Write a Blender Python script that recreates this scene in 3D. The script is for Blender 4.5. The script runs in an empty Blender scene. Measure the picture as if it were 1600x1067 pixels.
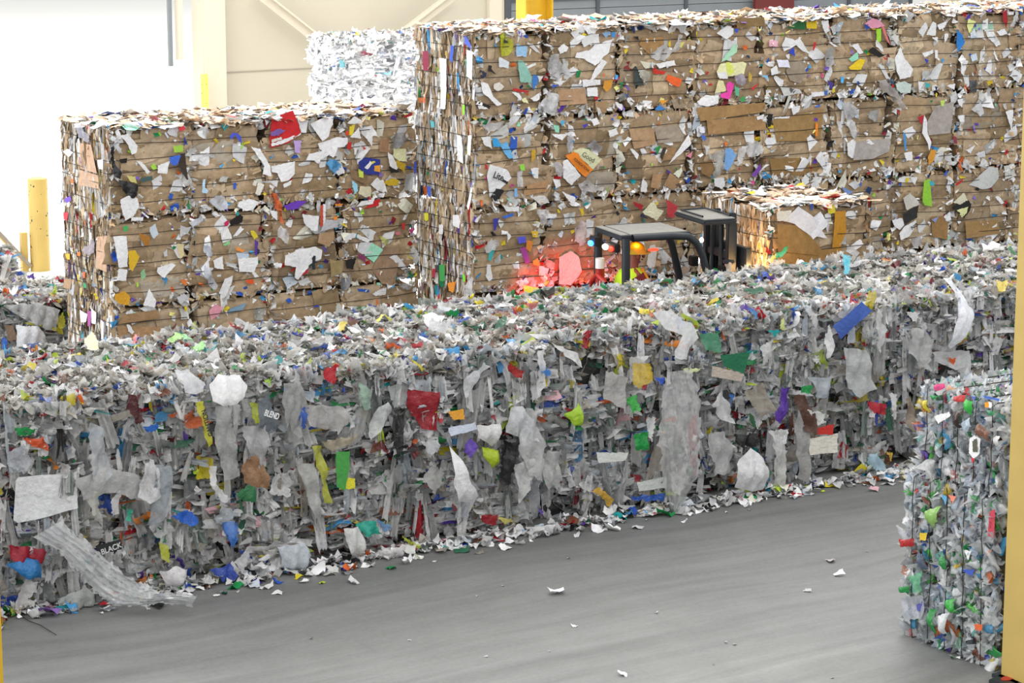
import bpy, bmesh, math, random
import numpy as np
from mathutils import Vector, Matrix

SC = bpy.context.scene
COL = SC.collection
rng = np.random.default_rng(11)
random.seed(11)

# ---------------------------------------------------------------- camera
F = 3964.0
PITCH = math.atan(778 / F)
CP, SP = math.cos(PITCH), math.sin(PITCH)
H = 6.627


def ray0(px, py):
    x = px - 800.0
    y = -(py - 533.5)
    return x, F * CP + y * SP, y * CP - F * SP


_x, _f, _u = ray0(-1600, -245)
YAW = math.atan2(-_x, _f)


def ray(px, py):
    r, f, u = ray0(px, py)
    return np.array([f * math.sin(YAW) + r * math.cos(YAW), f * math.cos(YAW) - r * math.sin(YAW), u])


def on_z(px, py, z):
    d = ray(px, py)
    return np.array([0, 0, H]) + d * ((z - H) / d[2])


def on_y(px, py, Y):
    d = ray(px, py)
    return np.array([0, 0, H]) + d * (Y / d[1])


def on_x(px, py, X):
    d = ray(px, py)
    return np.array([0, 0, H]) + d * (X / d[0])


cam_data = bpy.data.cameras.new('camera')
cam = bpy.data.objects.new('camera', cam_data)
COL.objects.link(cam)
cam_data.sensor_width = 36.0
cam_data.lens = F / 1600 * 36.0
cam_data.clip_start = 0.1
cam_data.clip_end = 600
cam.location = (0, 0, H)
cam.rotation_euler = (math.pi / 2 - PITCH, 0, -YAW)
SC.camera = cam

# ---------------------------------------------------------------- light
SC.view_settings.view_transform = 'Standard'
SC.view_settings.look = 'None'
SC.view_settings.gamma = 1.0
SC.view_settings.use_curve_mapping = False
SC.view_settings.exposure = 0.0

world = bpy.data.worlds.new('daylight')
SC.world = world
world.use_nodes = True
wn = world.node_tree.nodes
wn['Background'].inputs[0].default_value = (0.97, 0.985, 1.0, 1)
wn['Background'].inputs[1].default_value = 1.05


def area(name, loc, rot, sx, sy, power, color=(1, 1, 1)):
    l = bpy.data.lights.new(name, 'AREA')
    l.shape = 'RECTANGLE'
    l.size = sx
    l.size_y = sy
    l.energy = power
    l.color = color
    o = bpy.data.objects.new(name, l)
    COL.objects.link(o)
    o.location = loc
    o.rotation_euler = rot
    return o


# daylight over the yard and the open bay behind the stacks
area('yard_daylight', (18, 60, 16), (0, 0, 0), 50, 50, 24000, (1.0, 0.985, 0.96))
# daylight entering from the open side
area('side_daylight', (-14, 33, 6), (0, math.radians(-90), 0), 10, 34, 5200, (1.0, 0.99, 0.97))
# high bay lamps in a row over the stacks
area('bay_lamps', (20, 27, 11), (0, 0, 0), 24, 5, 1100, (1.0, 0.95, 0.9))

# added point lights: brighten the fronts, give film glints, whiten the far bales
for lx, ly in ((5, 10), (11, 13), (17, 15), (8, 5), (15, 8), (22, 18), (24, 41), (27, 42)):
    l = bpy.data.lights.new('added_point_light', 'POINT')
    l.energy = 420 if ly < 40 else 900
    l.shadow_soft_size = .3
    l.color = (1.0, .98, .95)
    o = bpy.data.objects.new('added_point_light', l)
    COL.objects.link(o)
    o.location = (lx, ly, 10.5)


# ---------------------------------------------------------------- helpers
def s2l(c):
    return c / 12.92 if c <= 0.04045 else ((c + 0.055) / 1.055) ** 2.4


def hx(s, a=1.0):
    s = s.lstrip('#')
    return (s2l(int(s[0:2], 16) / 255), s2l(int(s[2:4], 16) / 255), s2l(int(s[4:6], 16) / 255), a)


def new_mat(name):
    m = bpy.data.materials.new(name)
    m.use_nodes = True
    nt = m.node_tree
    b = nt.nodes['Principled BSDF']
    return m, nt, b


def N(nt, kind, **kw):
    n = nt.nodes.new(kind)
    for k, v in kw.items():
        if k.startswith('i_'):
            key = k[2:]
            n.inputs[int(key) if key.isdigit() else key].default_value = v
        else:
            setattr(n, k, v)
    return n


def simple(name, col, rough=0.6, metal=0.0, noise=0.0, nscale=8.0, bump=0.0, emit=None, estr=0.0):
    m, nt, b = new_mat(name)
    c = hx(col)
    b.inputs['Base Color'].default_value = c
    b.inputs['Roughness'].default_value = rough
    b.inputs['Metallic'].default_value = metal
    if emit:
        b.inputs['Emission Color'].default_value = hx(emit)
        b.inputs['Emission Strength'].default_value = estr
    if noise or bump:
        geo = N(nt, 'ShaderNodeNewGeometry')
        no = N(nt, 'ShaderNodeTexNoise', i_Scale=nscale, i_Detail=6.0, i_Roughness=0.6)
        nt.links.new(geo.outputs['Position'], no.inputs['Vector'])
        if noise:
            mx = N(nt, 'ShaderNodeMix', data_type='RGBA', blend_type='MULTIPLY')
            mx.inputs[0].default_value = 1.0
            ramp = N(nt, 'ShaderNodeMapRange')
            ramp.inputs[1].default_value = 0.3
            ramp.inputs[2].default_value = 0.7
            ramp.inputs[3].default_value = 1.0 - noise
            ramp.inputs[4].default_value = 1.0
            nt.links.new(no.outputs['Fac'], ramp.inputs[0])
            mx.inputs[6].default_value = c
            nt.links.new(ramp.outputs[0], mx.inputs[7])
            nt.links.new(mx.outputs[2], b.inputs['Base Color'])
        if bump:
            bp = N(nt, 'ShaderNodeBump', i_Strength=bump, i_Distance=0.02)
            nt.links.new(no.outputs['Fac'], bp.inputs['Height'])
            nt.links.new(bp.outputs[0], b.inputs['Normal'])
    return m


def tinted(name, rough, bump=0.3, bscale=30.0, alpha=False, mottling=0.12, spec=0.4, print_amt=0.0):
    """material that takes each scrap's own colour from the mesh"""
    m, nt, b = new_mat(name)
    at = N(nt, 'ShaderNodeAttribute', attribute_name='tint')
    geo = N(nt, 'ShaderNodeNewGeometry')
    no = N(nt, 'ShaderNodeTexNoise', i_Scale=bscale, i_Detail=4.0, i_Roughness=0.6)
    nt.links.new(geo.outputs['Position'], no.inputs['Vector'])
    mr = N(nt, 'ShaderNodeMapRange')
    mr.inputs[1].default_value = 0.3
    mr.inputs[2].default_value = 0.7
    mr.inputs[3].default_value = 1.0 - mottling
    mr.inputs[4].default_value = 1.0 + mottling * 0.5
    nt.links.new(no.outputs['Fac'], mr.inputs[0])
    mx = N(nt, 'ShaderNodeMix', data_type='RGBA', blend_type='MULTIPLY')
    mx.inputs[0].default_value = 1.0
    nt.links.new(at.outputs['Color'], mx.inputs[6])
    nt.links.new(mr.outputs[0], mx.inputs[7])
    nt.links.new(mx.outputs[2], b.inputs['Base Color'])
    b.inputs['Roughness'].default_value = rough
    b.inputs['Specular IOR Level'].default_value = spec
    if bump:
        bp = N(nt, 'ShaderNodeBump', i_Strength=bump, i_Distance=0.015)
        nt.links.new(no.outputs['Fac'], bp.inputs['Height'])
        nt.links.new(bp.outputs[0], b.inputs['Normal'])
    if alpha:
        # thin film lets some light through from behind
        out = nt.nodes['Material Output']
        tr = N(nt, 'ShaderNodeBsdfTranslucent')
        nt.links.new(mx.outputs[2], tr.inputs['Color'])
        if bump:
            nt.links.new(bp.outputs[0], tr.inputs['Normal'])
        ms = N(nt, 'ShaderNodeMixShader')
        ms.inputs[0].default_value = .22
        nt.links.new(b.outputs[0], ms.inputs[1])
        nt.links.new(tr.outputs[0], ms.inputs[2])
        tp = N(nt, 'ShaderNodeBsdfTransparent')
        m2 = N(nt, 'ShaderNodeMixShader')
        nt.links.new(at.outputs['Alpha'], m2.inputs[0])
        nt.links.new(tp.outputs[0], m2.inputs[1])
        nt.links.new(ms.outputs[0], m2.inputs[2])
        nt.links.new(m2.outputs[0], out.inputs['Surface'])
    return m


M_PAPER = tinted('torn_paper', 0.75, 0.25, 25)
M_CARD = tinted('cardboard_sheet', 0.8, 0.5, 14, mottling=0.22, spec=0.2)
M_FILM = tinted('plastic_film', 0.3, 1.0, 26, alpha=True, mottling=0.16, spec=0.6)
M_BOTTLE = tinted('bottle_plastic', 0.15, 0.6, 30, alpha=True, mottling=0.2, spec=0.8)
M_WIRE = simple('baling_wire_steel', '#3a3632', 0.5, 0.6)
M_YELLOW = simple('yellow_paint', '#e0b52e', 0.45, 0, 0.15, 6)
M_YELLOWPALE = simple('scuffed_yellow_paint', '#c6aa5e', 0.5, 0, 0.12, 3)
M_DARK = simple('dark_steel', '#2c3238', 0.45, 0.2, 0.2, 10)
M_ROOF = simple('dusty_roof_plate', '#8d8c86', 0.7, 0.0, 0.2, 12)
M_BLACK = simple('black_rubber', '#151515', 0.8)
M_RED = simple('red_paint', '#a82218', 0.4)
M_BLUE = simple('blue_plastic', '#2d7fa6', 0.4)
M_WHITE = simple('white_plastic', '#e8e8e6', 0.4)
M_VEST = simple('hi_vis_cloth', '#c8ee2a', 0.8)
M_VESTORANGE = simple('orange_vest_band', '#f0a02a', 0.8)
M_SKIN = simple('skin', '#8a4a3a', 0.6)
M_CLOTH = simple('dark_cloth', '#2a2c35', 0.9)
M_REDCLOTH = simple('red_sleeve', '#7a2526', 0.9)
M_HELMET = simple('yellow_hard_hat', '#e8c018', 0.35)


def link(o, parent=None):
    COL.objects.link(o)
    if parent:
        o.parent = parent
    return o


def tag(o, label=None, cat=None, group=None, kind=None):
    if label:
        o['label'] = label
    if cat:
        o['category'] = cat
    if group:
        o['group'] = group
    if kind:
        o['kind'] = kind
    return o


def empty(name, loc, rz=0.0):
    o = bpy.data.objects.new(name, None)
    o.empty_display_size = 0.2
    COL.objects.link(o)
    o.location = loc
    o.rotation_euler = (0, 0, rz)
    return o


class Batch:
    """collects quad grids, becomes one mesh"""

    def __init__(self):
        self.v, self.f, self.c, self.n = [], [], [], 0

    def grids(self, P, col):
        # P (n, ny, nx, 3); col (n,4)
        n, ny, nx, _ = P.shape
        self.v.append(P.reshape(-1, 3))
        self.c.append(np.repeat(col, ny * nx, axis=0))
        i = np.arange(ny * nx).reshape(ny, nx)
        q = np.stack([i[:-1, :-1], i[:-1, 1:], i[1:, 1:], i[1:, :-1]], -1).reshape(-1, 4)
        off = (np.arange(n) * ny * nx)[:, None, None] + self.n
        self.f.append((q[None] + off).reshape(-1, 4))
        self.n += n * ny * nx

    def raw(self, V, Fq, col):
        V = np.asarray(V, float)
        self.v.append(V)
        self.c.append(np.repeat(np.asarray(col, float)[None], len(V), axis=0))
        self.f.append(np.asarray(Fq, int) + self.n)
        self.n += len(V)

    def build(self, name, mat, parent=None, smooth=True):
        me = bpy.data.meshes.new(name)
        V = np.concatenate(self.v).astype(np.float32)
        Q = np.concatenate(self.f).astype(np.int32)
        Cc = np.concatenate(self.c).astype(np.float32)
        me.vertices.add(len(V))
        me.vertices.foreach_set('co', V.ravel())
        me.loops.add(Q.size)
        me.loops.foreach_set('vertex_index', Q.ravel())
        me.polygons.add(len(Q))
        me.polygons.foreach_set('loop_start', np.arange(0, Q.size, 4, dtype=np.int32))
        me.polygons.foreach_set('use_smooth', np.full(len(Q), smooth, dtype=bool))
        me.update(calc_edges=True)
        at = me.color_attributes.new('tint', 'FLOAT_COLOR', 'POINT')
        at.data.foreach_set('color', Cc.ravel())
        me.materials.append(mat)
        me.validate()
        return link(bpy.data.objects.new(name, me), parent)


def frames(a, b, n, th, ph, ps):
    a, b, n = (np.asarray(x, float)[None] for x in (a, b, n))
    c, s = np.cos(th)[:, None], np.sin(th)[:, None]
    A = a * c + b * s
    B = -a * s + b * c
    c, s = np.cos(ph)[:, None], np.sin(ph)[:, None]
    A1 = A * c + n * s
    N1 = n * c - A * s
    c, s = np.cos(ps)[:, None], np.sin(ps)[:, None]
    B1 = B * c + N1 * s
    N2 = N1 * c - B * s
    return A1, B1, N2


def patches(bt, C, fr, hw, hh, col, nx=4, ny=4, torn=0.25, crumple=0.12, curl=0.3, wave=0.0):
    n = len(C)
    if n == 0:
        return
    A, B, Nn = fr
    u = np.linspace(-1, 1, nx)
    v = np.linspace(-1, 1, ny)
    U = np.tile(u[None, None, :], (n, ny, 1))
    V = np.tile(v[None, :, None], (n, 1, nx))
    k = rng.uniform(-torn, torn, (n, 4, 2)) * 1.3
    w00, w10, w01, w11 = (1 - U) * (1 - V) / 4, (1 + U) * (1 - V) / 4, (1 - U) * (1 + V) / 4, (1 + U) * (1 + V) / 4
    dU = sum(w * k[:, i, 0][:, None, None] for i, w in enumerate((w00, w10, w01, w11)))
    dV = sum(w * k[:, i, 1][:, None, None] for i, w in enumerate((w00, w10, w01, w11)))
    jit = torn * 0.22
    U2 = U + dU + rng.normal(0, jit, U.shape)
    V2 = V + dV + rng.normal(0, jit, U.shape)
    s = np.minimum(hw, hh)[:, None, None]
    cc = rng.normal(0, curl, (n, 3))[:, :, None, None]
    W = s * (rng.normal(0, crumple, U.shape) + cc[:, 0] * U * U + cc[:, 1] * V * V + cc[:, 2] * U * V)
    if wave:
        ph = rng.uniform(0, 6.28, (n, 1, 1))
        fq = rng.uniform(3, 7, (n, 1, 1))
        W = W + wave * s * np.sin(U * fq + ph + V * 0.7)
    P = (C[:, None, None, :] + A[:, None, None, :] * (hw[:, None, None] * U2)[..., None]
         + B[:, None, None, :] * (hh[:, None, None] * V2)[..., None] + Nn[:, None, None, :] * W[..., None])
    bt.grids(P, col)


def pal(cols, weights, n, var=0.12, alpha=None):
    c = np.array([hx(x) for x in cols])
    w = np.array(weights, float)
    w /= w.sum()
    idx = rng.choice(len(cols), n, p=w)
    out = c[idx].copy()
    out[:, :3] *= (1 + rng.normal(0, var, (n, 1)))
    out[:, :3] = np.clip(out[:, :3], 0.003, 0.93)
    if alpha is not None:
        out[:, 3] = rng.uniform(alpha[0], alpha[1], n)
    return out


BROWN = (['#b8a184', '#ad9576', '#c0aa8e', '#a28c70', '#c8b496', '#958062', '#b6ab9b'], [5, 5, 4, 3, 2, 2, 1])
PAPERW = (['#e6e6e8', '#d6d7d8', '#f2f2f4', '#c8c8c4', '#dedccb', '#b5b5b4', '#c9d4e0'], [5, 4, 5, 3, 2, 2, 1])
BRIGHT = (['#2b56b4', '#4d9fd6', '#c42a2c', '#e3cc35', '#d96a2a', '#5a39a4', '#1d8a52', '#9fd14a', '#e25aa0', '#1b9fa5',
           '#222224', '#7a1f2a', '#e8e08a', '#9adbc0', '#8a6fc0', '#17305e'],
          [5, 4, 5, 4, 3, 3, 3, 2, 1, 2, 4, 2, 2, 1, 2, 2])
FILMG = (['#cbcbca', '#b8b8b7', '#dedede', '#a0a1a1', '#eeeef0', '#fafafc', '#858788', '#aaa398', '#87958e', '#c2cad2'],
         [6, 5, 6, 4, 5, 4, 3, 2, 1, 2])
FILMC = (['#2450b0', '#4aa0d8', '#168a48', '#b8d03a', '#b41e2c', '#dccb2c', '#d5642a', '#54309c', '#1a1b1d', '#13999c',
          '#7a4a30', '#6d1a26', '#e7b8c0', '#2f6b50', '#e58a2e'],
         [5, 3, 4, 3, 5, 3, 2, 2, 6, 2, 3, 2, 1, 3, 1])


# ---------------------------------------------------------------- bale core
def core_mesh(name, w, d, h, mat, parent, nw=0, amp=0.03, rough=0.01, rr=0.06, col='#9c8263', n=14, seed=0):
    """rounded block, pillowed between its wires; origin at base centre"""
    bt = Batch()
    u = np.linspace(-1, 1, n)
    U, V = np.meshgrid(u, u)
    hs = np.array([w / 2, d / 2, h / 2])
    r2 = np.random.default_rng(seed)
    ph = r2.uniform(0, 6.28, (6, 3))
    fq = r2.uniform(3, 11, (6, 3))
    for ax, sg in ((0, 1), (0, -1), (1, 1), (1, -1), (2, 1), (2, -1)):
        P = np.zeros((n, n, 3))
        o = [i for i in range(3) if i != ax]
        P[..., ax] = sg
        P[..., o[0]] = U if sg * (1 if ax != 1 else -1) > 0 else -U
        P[..., o[1]] = V
        P = P * hs
        inner = np.clip(P, -(hs - rr), hs - rr)
        dv = P - inner
        L = np.linalg.norm(dv, axis=-1, keepdims=True)
        nd = dv / np.maximum(L, 1e-6)
        P = inner + nd * rr
        z = P[..., 2] + h / 2
        disp = np.zeros(z.shape)
        if nw and ax != 2:
            disp += amp * (np.abs(np.sin(math.pi * (z / h) * (nw + 1))) ** 0.6 - 1.0)
        for i in range(6):
            disp += rough * np.sin(P[..., 0] * fq[i, 0] + ph[i, 0]) * np.sin(P[..., 1] * fq[i, 1] + ph[i, 1]) * np.sin(
                z * fq[i, 2] * 1.6 + ph[i, 2])
        P = P + nd * disp[..., None]
        P[..., 2] += h / 2
        P[..., 2] = np.maximum(P[..., 2], 0.0)
        bt.grids(P[None], np.array([hx(col)]))
    return bt.build(name, mat, parent)


def tube(bt, pts, r, col, closed=False, sides=4):
    pts = np.asarray(pts, float)
    n = len(pts)
    rings = []
    for i in range(n):
        a = pts[(i - 1) % n] if (closed or i > 0) else pts[i]
        b = pts[(i + 1) % n] if (closed or i < n - 1) else pts[i]
        t = b - a
        t = t / (np.linalg.norm(t) + 1e-9)
        up = np.array([0, 0, 1.0]) if abs(t[2]) < 0.9 else np.array([1.0, 0, 0])
        s = np.cross(t, up)
        s /= np.linalg.norm(s)
        q = np.cross(s, t)
        rr = r[i] if hasattr(r, '__len__') else r
        ang = np.arange(sides) * 2 * math.pi / sides
        rings.append(pts[i] + rr * (np.cos(ang)[:, None] * s + np.sin(ang)[:, None] * q))
    V = np.concatenate(rings)
    Fq = []
    for i in range(n if closed else n - 1):
        j = (i + 1) % n
        for k in range(sides):
            k2 = (k + 1) % sides
            Fq.append([i * sides + k, j * sides + k, j * sides + k2, i * sides + k2])
    bt.raw(V, Fq, col)


def wires(root, w, d, h, nw, off=0.02, r=0.0045, z0=0.0):
    for i in range(nw):
        z = h * (i + 1) / (nw + 1) + rng.normal(0, 0.012)
        sl = rng.normal(0, 0.012)
        sag = rng.uniform(-0.01, 0.015)
        X, Y = w / 2 + off, d / 2 + off
        c = 0.05
        pts = []
        for t in np.linspace(-1, 1, 7):
            pts.append((t * (X - c), -Y, z + sl * t + sag * (t * t)))
        for t in np.linspace(-1, 1, 7):
            pts.append((X, t * (Y - c), z + sl))
        for t in np.linspace(1, -1, 4):
            pts.append((t * (X - c), Y, z + sl * t))
        for t in np.linspace(1, -1, 7):
            pts.append((-X, t * (Y - c), z - sl + sag * 0.8 * (1 - t * t)))
        bt = Batch()
        tube(bt, pts, r, hx('#3a3632'), closed=True)
        bt.build('baling_wire', M_WIRE, root)


def rnd(n, lo, hi):
    return rng.uniform(lo, hi, n)


# ---------------------------------------------------------------- cardboard bale
def card_bale(loc, w, d, h, faces='FLT', detail=1.0, busy=1.0, seed=0, topcol=True):
    root = empty('cardboard_bale', loc, rng.normal(0, 0.004))
    nw = 5
    base = random.choice(BROWN[0][:4])
    core_mesh('cardboard_core', w - 0.06, d - 0.05, h - 0.03, M_CARD, root, nw, 0.03, 0.012, 0.08, base, 20, seed)
    if detail > 0:
        bp = Batch()

        def pil(z):
            return 0.03 * (np.abs(np.sin(math.pi * (z / h) * (nw + 1))) ** 0.6 - 1.0)
        if 'F' in faces or 'B' in faces:
            for fc in [f for f in 'FB' if f in faces]:
                sg = 1.0 if fc == 'F' else -1.0
                a, b, nn = (sg, 0, 0), (0, 0, 1), (0, -sg, 0)
                n = int(15 * detail)
                # big pressed sheets, folded over the wires
                cx, cz = rnd(n, -w / 2 + .12, w / 2 - .12), rnd(n, 0.1, h - 0.1)
                hw, hh = rnd(n, .1, .36), rnd(n, .07, .24)
                cx = np.clip(cx, -w / 2 + hw * .8, w / 2 - hw * .8)
                cz = np.clip(cz, hh * .8, h - hh * .8)
                C = np.stack([sg * cx, np.full(n, -sg * (d / 2 - .016)) - sg * np.linspace(0, .012, n), cz], -1)
                A, B, Nn = frames(a, b, nn, rng.normal(0, .12, n), rng.normal(0, .012, n), rng.normal(0, .02, n))
                k = 9
                u = np.linspace(-1, 1, k)
                U, V = np.meshgrid(u, u)
                U = U[None] + rng.normal(0, .03, (n, k, k)) + rnd(n, -.15, .15)[:, None, None] * V[None]
                V = V[None] + rng.normal(0, .03, (n, k, k)) + rnd(n, -.12, .12)[:, None, None] * U
                P = C[:, None, None] + A[:, None, None] * (U * hw[:, None, None])[..., None] + B[:, None, None] * (
                    V * hh[:, None, None])[..., None]
                P[..., 1] -= sg * (pil(P[..., 2]) + rng.normal(0, .0025, (n, k, k)))
                P[..., 2] = np.clip(P[..., 2], 0.01, h)
                cc = pal(*BROWN, n, .13)
                for i in range(n):
                    b1 = Batch()
                    b1.grids(P[i:i + 1], cc[i:i + 1])
                    b1.build('cardboard_sheet', M_CARD, root)
                # white and grey papers
                n = int(9 * detail * busy)
                cl = rng.normal(0, 1, (6, 2)) * [w * .3, h * .3]
                pick = rng.integers(0, 6, n)
                cx = np.where(rng.random(n) < .6, cl[pick, 0] + rng.normal(0, .09, n), rnd(n, -w / 2, w / 2))
                cz = np.where(rng.random(n) < .6, h / 2 + cl[pick, 1] + rng.normal(0, .09, n), rnd(n, 0, h))
                cx = np.clip(cx, -w / 2 + .02, w / 2 - .02)
                cz = np.clip(cz, .05, h - .03)
                C = np.stack([sg * cx, -sg * (d / 2 + rnd(n, -.004, .016)), cz], -1)
                patches(bp, C, frames(a, b, nn, rnd(n, -1.6, 1.6), rng.normal(0, .16, n), rng.normal(0, .16, n)),
                        rnd(n, .02, .08), rnd(n, .03, .11), pal(*PAPERW, n, .06), 4, 4, .45, .04, .1)
                n = int(9 * detail * busy)
                C = np.stack([rnd(n, -w / 2, w / 2), -sg * (d / 2 + rnd(n, -.002, .022)), rnd(n, .04, h - .02)], -1)
                patches(bp, C, frames(a, b, nn, rnd(n, -1.6, 1.6), rng.normal(0, .3, n), rng.normal(0, .3, n)),
                        rnd(n, .01, .032), rnd(n, .012, .045), pal(*BRIGHT, n, .1), 3, 3, .35, .1, .2)
                n = int(22 * detail)
                C = np.stack([rnd(n, -w / 2, w / 2), -sg * (d / 2 + rnd(n, -.002, .022)), rnd(n, .04, h - .02)], -1)
                patches(bp, C, frames(a, b, nn, rnd(n, -1.6, 1.6), rng.normal(0, .4, n), rng.normal(0, .4, n)),
                        rnd(n, .006, .022), rnd(n, .01, .035), pal(*PAPERW, n, .1), 3, 3, .35, .1, .3)
                # ragged fringe along the joints and the upper and lower edges
                n = int(120 * detail)
                side = rng.random(n)
                cx = np.where(side < .2, -w / 2 + np.abs(rng.normal(0, .05, n)),
                              np.where(side < .4, w / 2 - np.abs(rng.normal(0, .05, n)), rnd(n, -w / 2, w / 2)))
                cz = np.where(side < .4, rnd(n, 0.03, h),
                              np.where(side < .84, np.abs(rng.normal(0, .05, n)) + .02, h - np.abs(rng.normal(0, .035, n))))
                C = np.stack([cx, -sg * (d / 2 + rnd(n, -.045, .012)), cz], -1)
                cc = np.where(rng.random(n)[:, None] < .42, pal(*BROWN, n, .25),
                              np.where(rng.random(n)[:, None] < .84, pal(*PAPERW, n, .12), pal(*BRIGHT, n, .1)))
                patches(bp, C, frames(a, b, nn, rnd(n, -1.6, 1.6), rng.normal(0, .55, n), rng.normal(0, .55, n)),
                        rnd(n, .01, .045), rnd(n, .015, .06), cc, 4, 3, .4, .18, .4)
        for fc in [f for f in 'LR' if f in faces]:
            sg = -1.0 if fc == 'L' else 1.0
            # layers seen edge on: upright slats of brown and white
            a, b, nn = (0, -sg * -1.0, 0), (0, 0, 1), (sg, 0, 0)
            n = int(760 * detail)
            col = np.where(rng.random(n)[:, None] < .55, pal(*BROWN, n, .2),
                           np.where(rng.random(n)[:, None] < .88, pal(*PAPERW, n, .08), pal(*BRIGHT, n, .1)))
            hh = np.minimum(rng.gamma(2.0, .04, n) + .015, .22)
            hw = rnd(n, .005, .026)
            C = np.stack([sg * (w / 2 + rnd(n, -.022, .016)), rnd(n, -d / 2, d / 2), rnd(n, 0.02, h)], -1)
            C[:, 2] = np.clip(C[:, 2], hh, h - hh)
            patches(bp, C, frames(a, b, nn, rng.normal(0, .09, n), rng.normal(0, .75, n), rng.normal(0, .1, n)),
                    hw, hh, col, 3, 5, .3, .12, .25)
            n = int(10 * detail)
            C = np.stack([sg * (w / 2 - .015 + rnd(n, 0, .012)), rnd(n, -d / 2 + .1, d / 2 - .1), rnd(n, .15, h - .15)], -1)
            for i in range(n):
                b1 = Batch()
                patches(b1, C[i:i + 1], frames(a, b, nn, rng.normal(0, .04, 1), rng.normal(0, .05, 1), rng.normal(0, .03, 1)),
                        rnd(1, .03, .12), np.array([min(rng.uniform(.12, .4), C[i, 2] * .85, (h - C[i, 2]) * .85)]), pal(*BROWN, 1, .1), 4, 8, .1, .08, .05)
                b1.build('cardboard_sheet', M_CARD, root)
        if 'T' in faces:
            n = int(330 * detail)
            hw, hh = rnd(n, .03, .17), rnd(n, .02, .11)
            C = np.stack([rnd(n, -w / 2, w / 2), rnd(n, -d / 2, d / 2), h - .005 + np.abs(rng.normal(0, .016, n))], -1)
            col = np.where(rng.random(n)[:, None] < .45, pal(['#cdb49a', '#c2a78a', '#d8c6b2'], [1, 1, 1], n, .1),
                           np.where(rng.random(n)[:, None] < .86, pal(*PAPERW, n, .08), pal(*BRIGHT, n, .1)))
            patches(bp, C, frames((1, 0, 0), (0, 1, 0), (0, 0, 1), rnd(n, -3, 3), rng.normal(0, .1, n), rng.normal(0, .1, n)),
                    hw, hh, col, 4, 4, .35, .1, .18)
        if bp.n:
            tag(bp.build('paper_scraps', M_PAPER, root, False), kind='stuff')
    wires(root, w, d, h, nw)
    return root


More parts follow.
